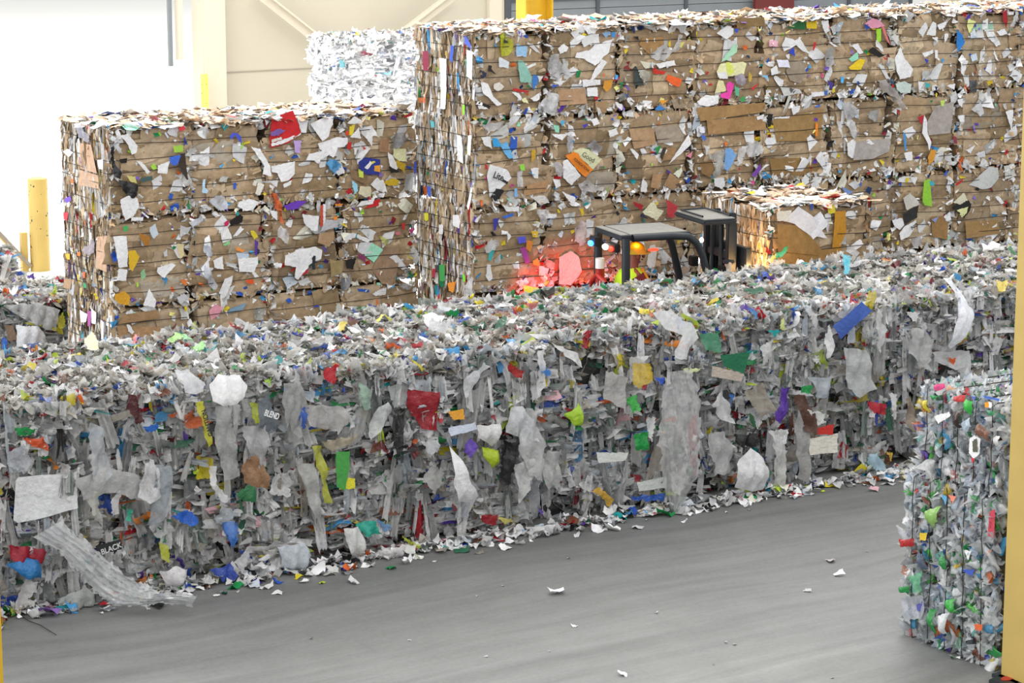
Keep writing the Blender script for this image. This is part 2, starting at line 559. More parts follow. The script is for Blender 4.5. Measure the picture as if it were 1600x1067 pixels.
# ---------------------------------------------------------------- plastic film bale
def film_bale(loc, w, d, h, faces='FLT', detail=1.0, seed=0, grey=FILMG, colour=FILMC, pc=.16, name='plastic_film_bale',
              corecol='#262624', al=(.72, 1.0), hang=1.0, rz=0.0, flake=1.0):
    root = empty(name, loc, rz)
    rn = np.random.default_rng(seed + 5)
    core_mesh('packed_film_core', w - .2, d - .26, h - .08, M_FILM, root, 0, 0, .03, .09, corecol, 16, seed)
    if detail <= 0:
        return root
    bt = Batch()
    ph, fq = rn.uniform(0, 6.28, (5, 2)), rn.uniform(2.5, 8, (5, 2))

    def relief(p, q):
        r = 0
        for i in range(5):
            r = r + np.sin(p * fq[i, 0] + ph[i, 0]) * np.sin(q * fq[i, 1] * 1.5 + ph[i, 1])
        return r * .045 - .02

    def mix(n, pcol=pc, var=.1):
        c = np.where(rng.random(n)[:, None] < pcol, pal(*colour, n, .1), pal(*grey, n, var))
        c[:, 3] = rng.uniform(al[0], al[1], n)
        return c

    for fc in [f for f in 'FBLR' if f in faces]:
        if fc in 'FB':
            sg = 1.0 if fc == 'F' else -1.0
            a, nn, ln, dep = (sg, 0, 0), (0, -sg, 0), w, d
        else:
            sg = -1.0 if fc == 'L' else 1.0
            a, nn, ln, dep = (0, sg, 0), (sg, 0, 0), d, w
        b = (0, 0, 1)
        a_, n_ = np.array(a, float), np.array(nn, float)

        def pts(n, lo, hi, zlo=0.02, zhi=1.0, zz=None):
            p = rnd(n, -ln / 2, ln / 2)
            z = rnd(n, zlo, zhi) * h if zz is None else zz
            o = dep / 2 - .03 + relief(p, z) + rnd(n, lo, hi) - .2 * np.abs(p / (ln / 2)) ** 9 - .14 * np.abs(z / h * 2 - 1) ** 9 * (1 if 'T' not in faces else z < h / 2)
            return p[:, None] * a_ + o[:, None] * n_ + z[:, None] * np.array([0, 0, 1.0])

        sc = ln / 1.2 * h / .93 * detail
        # layers edge on, folded over at their outer edge
        n = int(280 * sc)
        patches(bt, pts(n, -.07, .02), frames(a, b, nn, rng.normal(0, .12, n), rng.normal(0, .2, n), rng.normal(0, .9, n)),
                rnd(n, .06, .26), rnd(n, .012, .045), mix(n, pc * 1.2, .16), 10, 4, .22, .16, .45, wave=.35)
        # crumpled faces
        n = int(120 * sc)
        patches(bt, pts(n, -.03, .045), frames(a, b, nn, rnd(n, -1.6, 1.6), rng.normal(0, .45, n), rng.normal(0, .45, n)),
                rnd(n, .03, .1), rnd(n, .03, .1), mix(n, pc * .7), 8, 8, .35, .09, .4, wave=.16)
        # small scraps
        n = int(230 * sc)
        patches(bt, pts(n, -.04, .05), frames(a, b, nn, rnd(n, -1.6, 1.6), rng.normal(0, .6, n), rng.normal(0, .6, n)),
                rnd(n, .008, .035), rnd(n, .01, .035), mix(n, pc * 1.9), 4, 4, .4, .15, .5)
        # hanging strips and bags, each its own piece
        n = int(52 * sc * hang)
        hh = np.minimum(rng.gamma(2.5, .045, n) + .03, .3)
        C = pts(n, .02, .06, .12, 1.0)
        C[:, 2] = np.clip(C[:, 2], hh + .01, h - hh * .7)
        cm = mix(n, pc * .28)
        fa, fb, fn_ = frames(a, b, nn, rng.normal(0, .16, n), rng.normal(0, .3, n), rng.normal(0, .08, n))
        hw = rnd(n, .02, .075)
        for i in range(n):
            b1 = Batch()
            patches(b1, C[i:i + 1], (fa[i:i + 1], fb[i:i + 1], fn_[i:i + 1]), hw[i:i + 1], hh[i:i + 1], cm[i:i + 1], 12, 10, .3, .05, .2, wave=.28)
            b1.build('hanging_film', M_FILM, root)
        # rim fringe
        n = int(100 * sc * ('T' in faces))
        patches(bt, pts(n, -.04, .05, .93, 1.0), frames(a, b, nn, rnd(n, -1.6, 1.6), rng.normal(0, .5, n), rng.normal(-.5, .5, n)),
                rnd(n, .02, .08), rnd(n, .02, .07), mix(n), 7, 6, .35, .12, .5, wave=.15)
    if 'T' in faces:
        ar = w * d / 1.8 * detail * flake
        n = int(1700 * ar)
        C = np.stack([rnd(n, -w / 2, w / 2), rnd(n, -d / 2, d / 2), h - .05 + np.abs(rng.normal(0, .022, n))], -1)
        C[:, 2] += relief(C[:, 0] * .8, C[:, 1]) * .8
        c = np.where(rng.random(n)[:, None] < .095, pal(*colour, n, .1),
                     pal(['#bcb9b1', '#aeaba3', '#cac8c1', '#dcdbd7', '#8f8d86', '#a89f92'], [5, 5, 4, 2, 3, 2], n, .1))
        c[:, 3] = rng.uniform(al[0], 1, n)
        s = rnd(n, .012, .045)
        patches(bt, C, frames((1, 0, 0), (0, 1, 0), (0, 0, 1), rnd(n, -3, 3), rng.normal(0, .28, n), rng.normal(0, .28, n)),
                s * rnd(n, .8, 2.2), s, c, 5, 4, .38, .13, .5)
        n = int(90 * ar)
        C = np.stack([rnd(n, -w / 2, w / 2), rnd(n, -d / 2, d / 2), h + np.abs(rng.normal(0, .02, n))], -1)
        c = mix(n, .25)
        patches(bt, C, frames((1, 0, 0), (0, 1, 0), (0, 0, 1), rnd(n, -3, 3), rng.normal(0, .25, n), rng.normal(0, .25, n)),
                rnd(n, .03, .1), rnd(n, .02, .05), c, 6, 4, .35, .25, .5)
    tag(bt.build('film_scraps', M_FILM, root), kind='stuff')
    return root


# ---------------------------------------------------------------- crushed bottle bale
def bottle_shape(L, R, squash):
    prof = [(0, .0), (.02, .75), (.1, 1.0), (.3, .96), (.45, .85), (.6, 1.0), (.74, .9), (.86, .45), (.93, .3), (1, .3), (1, 0)]
    ns = 9
    V = []
    bend = rng.normal(0, .2)
    for t, r in prof:
        for k in range(ns):
            a = 2 * math.pi * k / ns
            rr = R * r * (1 + rng.normal(0, .16))
            V.append([math.cos(a) * rr + bend * L * t * t, math.sin(a) * rr * squash + rng.normal(0, .003), (t - .5) * L])
    Q = []
    for i in range(len(prof) - 1):
        for k in range(ns):
            k2 = (k + 1) % ns
            Q.append([i * ns + k, i * ns + k2, (i + 1) * ns + k2, (i + 1) * ns + k])
    return np.array(V), Q


BOTC = (['#cfd3d6', '#dfe2e4', '#b9bec2', '#eef0f2', '#a8adb0', '#c9d6e4'], [5, 5, 3, 4, 2, 2])
BOTX = (['#2fa351', '#55c04a', '#147a46', '#2f59b8', '#58b4e6', '#7a3f2c', '#e3c53a', '#c9302c', '#e9762a', '#5b3aa8', '#f2f2f2', '#7fd0c4'],
        [6, 3, 4, 4, 3, 2, 2, 3, 2, 2, 5, 2])


def bottle_bale(loc, w, d, h, detail=1.0, seed=0, shown=True):
    root = empty('bottle_bale', loc, 0)
    core_mesh('packed_bottle_core', w - .14, d - .14, h - .08, M_BOTTLE, root, 0, 0, .03, .08, '#6d7072', 14, seed)
    if not shown:
        return root
    n = 92
    for i in range(n):
        L, R = rng.uniform(.15, .3), rng.uniform(.035, .06)
        V, Q = bottle_shape(L, R, rng.uniform(.25, .55))
        col = pal(*BOTX, 1, .08)[0] if rng.random() < .22 else pal(*BOTC, 1, .1)[0]
        col[3] = rng.uniform(.55, .95)
        face = rng.random()
        if face < .72:
            p = np.array([-w / 2 + rng.uniform(-.02, .05), rng.uniform(-d / 2, d / 2), rng.uniform(.06, h - .05)])
            nn, a, b = (-1, 0, 0), (0, -1, 0), (0, 0, 1)
        elif face < .88:
            p = np.array([rng.uniform(-w / 2, w / 2), rng.uniform(-d / 2, d / 2), h - rng.uniform(.0, .05)])
            nn, a, b = (0, 0, 1), (0, -1, 0), (-1, 0, 0)
        else:
            p = np.array([rng.uniform(-w / 2, w / 2), d / 2 - rng.uniform(-.02, .04), rng.uniform(.06, h - .05)])
            nn, a, b = (0, 1, 0), (-1, 0, 0), (0, 0, 1)
        A, B, Nn = frames(a, b, nn, np.array([rng.normal(0, 1.0)]), np.array([rng.normal(0, .35)]), np.array([rng.normal(0, .35)]))
        Rm = np.stack([A[0], Nn[0], B[0]], 0)
        bt = Batch()
        bt.raw(V @ Rm, Q, col)
        bo = bt.build('crushed_bottle', M_BOTTLE, root)
        bo.location = p
    # the packed filling between the bottles: caps, labels, torn shells
    bt = Batch()
    for (nn, a, b, ln, dep, cnt) in (((-1, 0, 0), (0, -1, 0), (0, 0, 1), d, w, 520), ((0, 1, 0), (-1, 0, 0), (0, 0, 1), w, d, 260)):
        a_, n_ = np.array(a, float), np.array(nn, float)
        m = int(cnt * detail)
        p, z, o = rnd(m, -ln / 2, ln / 2), rnd(m, .02, h), dep / 2 + rnd(m, -.05, .035)
        C = p[:, None] * a_ + o[:, None] * n_ + z[:, None] * np.array([0, 0, 1.0])
        c = np.where(rng.random(m)[:, None] < .22, pal(*BOTX, m, .08), pal(*BOTC, m, .14))
        c[:, 3] = rnd(m, .5, 1)
        patches(bt, C, frames(a, b, nn, rng.normal(0, .6, m), rng.normal(0, .7, m), rng.normal(0, .5, m)),
                rnd(m, .008, .045), rnd(m, .015, .075), c, 4, 5, .3, .3, .8)
    m = int(600 * detail)
    C = np.stack([rnd(m, -w / 2, w / 2), rnd(m, -d / 2, d / 2), h - rnd(m, -.02, .06)], -1)
    c = np.where(rng.random(m)[:, None] < .22, pal(*BOTX, m, .08), pal(*BOTC, m, .14))
    c[:, 3] = rnd(m, .6, 1)
    patches(bt, C, frames((0, -1, 0), (-1, 0, 0), (0, 0, 1), rnd(m, -3, 3), rng.normal(0, .4, m), rng.normal(0, .4, m)),
            rnd(m, .01, .05), rnd(m, .01, .05), c, 4, 4, .3, .3, .7)
    tag(bt.build('bottle_flakes', M_BOTTLE, root), kind='stuff')
    # wires run up and over
    for y in np.linspace(-d / 2 + .14, d / 2 - .14, 5):
        X = w / 2 + .065
        pts = [(-X, y + rng.normal(0, .01), t) for t in np.linspace(.02, h, 7)]
        pts += [(t, y, h + .02) for t in np.linspace(-X + .05, X - .05, 5)] + [(X, y, h), (X, y, .02)]
        b2 = Batch()
        tube(b2, pts, .005, hx('#5a5a5a'), closed=True)
        b2.build('baling_wire', M_WIRE, root)
    return root


# ---------------------------------------------------------------- boxes and solids for structure
def boxm(name, lo, hi, mat, parent=None, bevel=0.0, kind=None):
    bm = bmesh.new()
    bmesh.ops.create_cube(bm, size=1)
    lo, hi = Vector(lo), Vector(hi)
    c, s = (lo + hi) / 2, hi - lo
    for v in bm.verts:
        v.co = Vector((v.co.x * s.x, v.co.y * s.y, v.co.z * s.z)) + c
    if bevel:
        bmesh.ops.bevel(bm, geom=list(bm.edges), offset=bevel, segments=2, affect='EDGES')
    return fin(name, bm, mat, parent, kind)


def fin(name, bm, mat, parent=None, kind=None, smooth=False):
    bmesh.ops.recalc_face_normals(bm, faces=list(bm.faces))
    me = bpy.data.meshes.new(name)
    bm.to_mesh(me)
    bm.free()
    if smooth:
        for p in me.polygons:
            p.use_smooth = True
    me.materials.append(mat)
    o = link(bpy.data.objects.new(name, me), parent)
    if kind:
        o['kind'] = kind
    return o


def cyl(name, p0, p1, r, mat, parent=None, seg=20, r2=None, cap=0.0):
    bm = bmesh.new()
    p0, p1 = Vector(p0), Vector(p1)
    L = (p1 - p0).length
    bmesh.ops.create_cone(bm, cap_ends=True, segments=seg, radius1=r, radius2=r if r2 is None else r2, depth=L)
    q = Vector((0, 0, 1)).rotation_difference((p1 - p0).normalized())
    for v in bm.verts:
        v.co = q @ v.co + (p0 + p1) / 2
    if cap:
        bmesh.ops.bevel(bm, geom=[e for e in bm.edges if all(len(f.verts) > 4 or True for f in e.link_faces) and e.calc_face_angle(0) > 1], offset=cap, segments=2, affect='EDGES')
    return fin(name, bm, mat, parent, smooth=False)


def beam(bm, p0, p1, wid, dep, up=(0, 0, 1)):
    p0, p1 = Vector(p0), Vector(p1)
    t = (p1 - p0).normalized()
    s = t.cross(Vector(up)).normalized()
    q = s.cross(t)
    vs = []
    for p in (p0, p1):
        for a, b in ((-1, -1), (1, -1), (1, 1), (-1, 1)):
            vs.append(bm.verts.new(p + s * a * wid / 2 + q * b * dep / 2))
    for f in ((0, 1, 2, 3), (4, 7, 6, 5), (0, 4, 5, 1), (1, 5, 6, 2), (2, 6, 7, 3), (3, 7, 4, 0)):
        bm.faces.new([vs[i] for i in f])


# floor
def floor_mat():
    m, nt, b = new_mat('worn_concrete')
    geo = N(nt, 'ShaderNodeNewGeometry')
    mp = N(nt, 'ShaderNodeMapping')
    mp.inputs['Rotation'].default_value = (0, 0, math.radians(2))
    mp.inputs['Scale'].default_value = (.3, 3.2, 1)
    wv = N(nt, 'ShaderNodeTexNoise', i_Scale=.16, i_Detail=2.0)
    nt.links.new(geo.outputs['Position'], wv.inputs['Vector'])
    add = N(nt, 'ShaderNodeVectorMath', operation='MULTIPLY_ADD')
    add.inputs[1].default_value = (1.0, 1.4, 0)
    nt.links.new(wv.outputs['Color'], add.inputs[0])
    nt.links.new(geo.outputs['Position'], add.inputs[2])
    nt.links.new(add.outputs[0], mp.inputs['Vector'])
    st = N(nt, 'ShaderNodeTexNoise', i_Scale=1.0, i_Detail=7.0, i_Roughness=.62)
    nt.links.new(mp.outputs[0], st.inputs['Vector'])
    big = N(nt, 'ShaderNodeTexNoise', i_Scale=.35, i_Detail=4.0)
    nt.links.new(geo.outputs['Position'], big.inputs['Vector'])
    fine = N(nt, 'ShaderNodeTexNoise', i_Scale=22.0, i_Detail=6.0, i_Roughness=.7)
    nt.links.new(geo.outputs['Position'], fine.inputs['Vector'])
    sp = N(nt, 'ShaderNodeTexVoronoi', i_Scale=9.0)
    nt.links.new(geo.outputs['Position'], sp.inputs['Vector'])
    r = N(nt, 'ShaderNodeValToRGB')
    r.color_ramp.elements[0].position = .32
    r.color_ramp.elements[0].color = hx('#7a7b79')
    r.color_ramp.elements[1].position = .72
    r.color_ramp.elements[1].color = hx('#8f908e')
    nt.links.new(st.outputs['Fac'], r.inputs[0])

    def mul(src, fac, lo, hi):
        mr = N(nt, 'ShaderNodeMapRange')
        mr.inputs[1].default_value, mr.inputs[2].default_value = .3, .7
        mr.inputs[3].default_value, mr.inputs[4].default_value = lo, hi
        nt.links.new(fac, mr.inputs[0])
        mx = N(nt, 'ShaderNodeMix', data_type='RGBA', blend_type='MULTIPLY')
        mx.inputs[0].default_value = 1
        nt.links.new(src, mx.inputs[6])
        nt.links.new(mr.outputs[0], mx.inputs[7])
        return mx.outputs[2]
    c = mul(r.outputs[0], big.outputs['Fac'], .88, 1.08)
    c = mul(c, fine.outputs['Fac'], .76, .94)
    tm = N(nt, 'ShaderNodeMapping')
    tm.inputs['Rotation'].default_value = (0, 0, math.radians(-6))
    tm.inputs['Scale'].default_value = (.12, 5.5, 1)
    nt.links.new(add.outputs[0], tm.inputs['Vector'])
    tn = N(nt, 'ShaderNodeTexNoise', i_Scale=1.0, i_Detail=5.0, i_Roughness=.55)
    nt.links.new(tm.outputs[0], tn.inputs['Vector'])
    c = mul(c, tn.outputs['Fac'], .86, 1.1)
    med = N(nt, 'ShaderNodeTexNoise', i_Scale=2.2, i_Detail=6.0, i_Roughness=.65)
    nt.links.new(geo.outputs['Position'], med.inputs['Vector'])
    c = mul(c, med.outputs['Fac'], .9, 1.06)
    # strong daylight on the yard side is painted in as a pale floor colour
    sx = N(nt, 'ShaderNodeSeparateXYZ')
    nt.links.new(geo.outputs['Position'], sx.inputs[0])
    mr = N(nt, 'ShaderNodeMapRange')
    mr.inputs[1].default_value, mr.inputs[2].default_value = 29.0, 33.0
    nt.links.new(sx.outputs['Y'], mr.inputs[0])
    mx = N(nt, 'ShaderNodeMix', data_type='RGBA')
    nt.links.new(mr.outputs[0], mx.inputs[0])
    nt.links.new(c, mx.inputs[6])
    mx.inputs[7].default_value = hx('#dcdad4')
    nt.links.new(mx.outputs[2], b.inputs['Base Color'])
    b.inputs['Roughness'].default_value = .55
    bp = N(nt, 'ShaderNodeBump', i_Strength=.15, i_Distance=.01)
    nt.links.new(fine.outputs['Fac'], bp.inputs['Height'])
    nt.links.new(bp.outputs[0], b.inputs['Normal'])
    return m


boxm('floor', (-40, -10, -.3), (90, 140, 0), floor_mat(), kind='structure')

# ---------------------------------------------------------------- far wall
YW = 56.4
M_WALL = simple('cream_wall_panel', '#aca594', .7, 0, .05, .6)
M_TRIM = simple('cream_steel_trim', '#bcb3a2', .6, 0, .06, 2)
M_JOINT = simple('panel_joint', '#8b8374', .8)
M_DOORG = simple('grey_door_slats', '#6f7478', .5, .1, .1, 3)
M_DOORD = simple('dark_door_frame', '#3b3f43', .6)
wall = boxm('wall_back', (25.3, YW, 0), (33.0, YW + .3, 9), M_WALL, kind='structure')
boxm('wall_back_right', (48, YW, 0), (70, YW + .3, 9), M_WALL, kind='structure')
boxm('wall_back_header', (33.0, YW, 6), (48, YW + .3, 9), M_WALL, kind='structure')
for i, z in enumerate((1.17, 4.3)):
    boxm('trim_%d' % (1 + i), (25.3, YW - .012, z), (33.0, YW + .01, z + .035), M_JOINT, kind='structure')
# doorway edge: cream column with grey and cream guide strips
boxm('trim_3', (24.72, YW - .35, 0), (25.32, YW + .3, 9), M_TRIM, kind='structure', bevel=.01)
boxm('trim_4', (24.2, YW - .1, 1.55), (24.32, YW + .1, 9), M_TRIM, kind='structure')
boxm('trim_5', (24.0, YW, 1.4), (24.09, YW + .1, 9), M_DOORG, kind='structure')
# pilaster before the roller door
boxm('trim_6', (32.75, YW - .16, 0), (33.12, YW, 9), M_TRIM, kind='structure', bevel=.01)
boxm('trim_7', (33.14, YW - .1, 0), (33.3, YW + .2, 9), M_TRIM, kind='structure')
# braces in front of the wall
for i, (a, b) in enumerate((((405, -10), (560, 112)), ((712, -10), (575, 95)))):
    p0, p1 = on_y(a[0], a[1], YW - .45), on_y(b[0], b[1], YW - .45)
    bm = bmesh.new()
    beam(bm, p0, p1, .26, .04, (0, 1, 0))
    beam(bm, p0 + np.array([0, -.07, .1]), p1 + np.array([0, -.07, .1]), .04, .12, (0, 1, 0))
    o = fin('wall_brace', bm, M_TRIM)
    tag(o, ['cream steel diagonal brace sloping down behind the left end of the white bales',
            'cream steel diagonal brace rising behind the right end of the white bales'][i], 'brace', 'diagonal braces on the far wall')
# roller door
rd = empty('roller_door', (40, YW, 0))
tag(rd, 'grey slatted roller door in the far wall behind the tall cardboard stack', 'door')
bm = bmesh.new()
z = 0.0
while z < 5.9:
    bmesh.ops.create_cube(bm, size=1, matrix=Matrix.Translation((0, .03, z + .1)) @ Matrix.Diagonal((13.2, .08, .19, 1)))
    bmesh.ops.create_cube(bm, size=1, matrix=Matrix.Translation((0, .06, z + .2)) @ Matrix.Diagonal((13.2, .04, .03, 1)))
    z += .22
fin('door_slats', bm, M_DOORG, rd)
for x in (-6.6, -3.9, -1.1, 1.7, 4.4, 6.6):
    boxm('door_mullion', (x - .05, -.06, 0), (x + .05, 0, 5.9), M_DOORD, rd)
boxm('door_rail', (-6.6, -.05, 2.62), (6.6, 0, 2.72), M_DOORD, rd)
boxm('door_jamb', (-6.78, -.14, 0), (-6.62, .1, 5.9), M_DOORD, rd)
o = boxm('red_panel', (41.0, YW - .3, 0), (42.3, YW - .2, 2.75), simple('dark_red_paint', '#5a1512', .5))
tag(o, 'dark red panel standing by the far door above the tall stack', 'panel')


def bollard(x, y, r, h, label, mat):
    root = empty('bollard', (x, y, 0))
    tag(root, label, 'bollard', None)
    bm = bmesh.new()
    bmesh.ops.create_cone(bm, cap_ends=True, segments=24, radius1=r, radius2=r, depth=h, matrix=Matrix.Translation((0, 0, h / 2)))
    fin('post', bm, mat, root, smooth=False)
    bm = bmesh.new()
    bmesh.ops.create_uvsphere(bm, u_segments=24, v_segments=8, radius=r, matrix=Matrix.Translation((0, 0, h)) @ Matrix.Diagonal((1, 1, .25, 1)))
    fin('domed_cap', bm, mat, root, smooth=True)
    bm = bmesh.new()
    for i in range(26):
        a, zz = rng.uniform(math.pi, 2 * math.pi), rng.uniform(.25, .95) * h
        s = rng.uniform(.005, .016)
        bmesh.ops.create_icosphere(bm, subdivisions=1, radius=1, matrix=Matrix.Translation((math.cos(a) * r, math.sin(a) * r, zz)) @ Matrix.Rotation(a, 4, 'Z') @ Matrix.Diagonal((.004, s, s * rng.uniform(.5, 2), 1)))
    tag(fin('chipped_patches', bm, M_DARK, root), kind='stuff')
    return root


bollard(13.82, 37.87, .155, 1.45, 'chipped yellow bollard standing in the bright opening at the left', M_YELLOWPALE)
bollard(24.62, 55.8, .09, 1.22, 'yellow bollard at the foot of the cream door column', simple('bright_yellow', '#efe05a', .5))
# sloping yellow guard rail beside the near bollard
rail = empty('guard_rail', (13.4, 37.9, 0))
tag(rail, 'sloping dusty yellow guard rail leaning down to the near bollard', 'rail')
q0, q1 = on_y(-40, 325, 37.9), on_y(45, 415, 37.9)
bm = bmesh.new()
L0, L1 = Vector(q0) - rail.location, Vector(q1) - rail.location
beam(bm, L0, L1, .06, .2, (0, 1, 0))
fin('rail_beam', bm, simple('dusty_steel', '#9a8f7e', .7, 0, .3, 9), rail)
bm = bmesh.new()
beam(bm, L0 + Vector((0, -.05, -.02)), L1 + Vector((0, -.05, -.02)), .06, .07, (0, 1, 0))
fin('yellow_edge', bm, M_YELLOWPALE, rail)
boxm('rail_bracket', (.12, -.05, 0), (.22, .05, .62), M_YELLOWPALE, rail)
boxm('rail_post', (-.9, -.05, 0), (-.8, .05, 1.4), M_YELLOWPALE, rail)

# building columns
def h_column(x0, x1, y0, y1, h, label, mat, box=False):
    root = empty('steel_column', ((x0 + x1) / 2, (y0 + y1) / 2, 0))
    tag(root, label, 'column')
    a, b = (x1 - x0) / 2, (y1 - y0) / 2
    t = .03
    if box:
        boxm('column_shaft', (-a, -b, .02), (a, b, h), mat, root, .006)
    else:
        boxm('flange', (-a, -b, 0), (-a + t, b, h), mat, root)
        boxm('flange', (a - t, -b, 0), (a, b, h), mat, root)
        boxm('web', (-a + t, b * .2, 0), (a - t, b * .2 + t, h), mat, root)
    boxm('base_plate', (-a - .05, -b - .05, 0), (a + .05, b + .05, .03), M_DARK, root)
    return root


h_column(20.45, 20.95, 34.0, 34.3, 9, 'bright yellow steel column rising behind the tall cardboard stack', M_YELLOW)
h_column(13.43, 13.95, 14.33, 14.86, 9, 'wide yellow column at the right edge beside the bottle bales', M_YELLOWPALE, True)
h_column(5.1, 5.47, 16.0, 16.4, 9, 'yellow column cut off by the left edge of the view', M_YELLOW, True)

ORD = ['first', 'second', 'third', 'fourth', 'fifth', 'sixth', 'seventh', 'eighth', 'ninth', 'tenth', 'eleventh', 'twelfth', 'thirteenth']
T = 1.09
BALES = {}   # (stack, col, tier) -> (root, bounds)

# ---------------------------------------------------------------- tall cardboard stack
tiern = {3: 'top', 2: 'second', 1: 'third', 0: 'bottom'}
for t in range(4):
    for k in range(9):
        w = 1.105
        x = 15.5 + w * k + w / 2
        det = 1.0 if t > 0 else .5
        f = 'F' + ('L' if k == 0 else '') + ('T' if t == 3 else '')
        yy = 27.07 + .75 + rng.normal(0, .018)
        r = card_bale((x + rng.normal(0, .01), yy, t * T), w - .055, 1.5, T - .012, f, det, rng.uniform(.7, 1.5), 100 + t * 10 + k)
        r['label'] = 'cardboard bale, %s from the left in the %s tier of the tall right-hand stack' % (ORD[k], tiern[t])
        r['category'] = 'bale'
        r['group'] = 'cardboard bales in the tall stack'
        BALES[('T', k, t)] = r
# ---------------------------------------------------------------- lower cardboard stack at the left
for t in range(3):
    for k in range(4):
        w = 1.045
        x = 11.3 + w * k + w / 2
        det = 1.0 if t > 0 else .7
        f = 'F' + ('L' if k == 0 else '') + ('T' if t == 2 else '')
        yy = 28.5 + .78 + rng.normal(0, .018)
        r = card_bale((x, yy, t * T), w - .03, 1.56, T - .012, f, det, rng.uniform(.8, 1.5), 200 + t * 10 + k)
        r['label'] = 'cardboard bale, %s from the left in the %s tier of the lower left-hand stack' % (ORD[k], ['bottom', 'middle', 'top'][t])
        r['category'] = 'bale'
        r['group'] = 'cardboard bales in the lower stack'
        BALES[('L', k, t)] = r

# ---------------------------------------------------------------- plastic film row in front
PW, PH = 1.2, .93
P0 = 5.52
for t in range(2):
    for k in range(13):
        x = P0 + PW * k + PW / 2
        for row in range(2):
            if row == 1 and t == 0:
                det, f = 0, ''
            else:
                det = 1.0
                f = ('F' if row == 0 else ('B' if t else '')) + ('T' if t else '') + ('R' if k == 12 else '')
            yb = 20.62 + rng.normal(0, .05) + .75 + (0 if t else .06) if row == 0 else 22.06 + .69
            hh = (PH - .03 - (.1 if row else 0) + rng.normal(0, .015)) if t else PH
            r = film_bale((x, yb + .02 * k, t * PH), PW + .01, 1.5 if row == 0 else 1.38, hh, f, det, 300 + t * 20 + k + row * 50)
            if row == 0:
                lab = 'mixed plastic film bale, %s from the left in the %s tier of the front row' % (ORD[k], ['lower', 'upper'][t])
            else:
                lab = 'mixed plastic film bale, %s from the left in the %s rear row' % (ORD[k], ['lower', 'upper'][t])
            tag(r, lab, 'bale', 'mixed plastic film bales in the front row')
            BALES[('P', k, t, row)] = r

# ---------------------------------------------------------------- film bales in the opening at the far left
c = on_z(98, 466, .93)
BX, BY = c[0], c[1]
for k in range(2):
    r = film_bale((BX + .55 - 1.3 * k - .1, BY + .75, 0), 1.3, 1.5, .93, 'FT', 1.0, 400 + k)
    tag(r, ['mixed film bale with a yellow printed wrapper left of the lower cardboard stack',
            'mixed film bale cut by the left edge behind the front plastic row'][k], 'bale')
    BALES[('Q', k)] = r
c = on_z(20, 405, .93)
r = film_bale((c[0] - .5, c[1] + .9, 0), 1.3, 1.5, .93, 'FT', .8, 410)
tag(r, 'pale film bale beneath the sloping guard rail at the left edge', 'bale')

# ---------------------------------------------------------------- white film bales by the wall
WG = (['#f4f5f8', '#ffffff', '#e9ebf2', '#dfe2ea'], [4, 6, 3, 1])
WC = (['#6a8ad8', '#8fd4e0', '#b05a70', '#555a66', '#a8b0c8', '#e8d860'], [3, 2, 1, 2, 3, 1])
for t in range(3):
    for k in range(3):
        r = film_bale((23.2 + 1.28 * k + .64, 46.0 + .7, t * .92), 1.26, 1.4, .92, 'F' + ('L' if k == 0 else '') + ('T' if t == 2 else ''),
                      .4, 420 + t * 3 + k, WG, WC, .03, 'white_film_bale', '#f0f1f6', (.95, 1.0), .2, 0, 1.2)
        tag(r, 'white film bale, %s from the left, %s tier, stacked against the cream wall' % (ORD[k], ['bottom', 'middle', 'top'][t]),
            'bale', 'white film bales by the far wall')

# ---------------------------------------------------------------- bottle bales at the right
zt = [0, .73, 1.43, 2.2]
names3 = ['bottom', 'middle', 'top']
for t in range(3):
    hh = zt[t + 1] - zt[t]
    xo = [0, -.02, .03][t]
    r = bottle_bale((13.52 + .55 + xo, 16.16 - .57 - (.05 if t == 2 else 0), zt[t]), 1.1, 1.14 - (.05 if t == 2 else 0), hh - .01, 1.0, 500 + t)
    BALES[('B', t)] = r
    tag(r, 'clear plastic bottle bale, %s of the stack beside the wide yellow column' % names3[t], 'bale', 'bottle bales at the right')
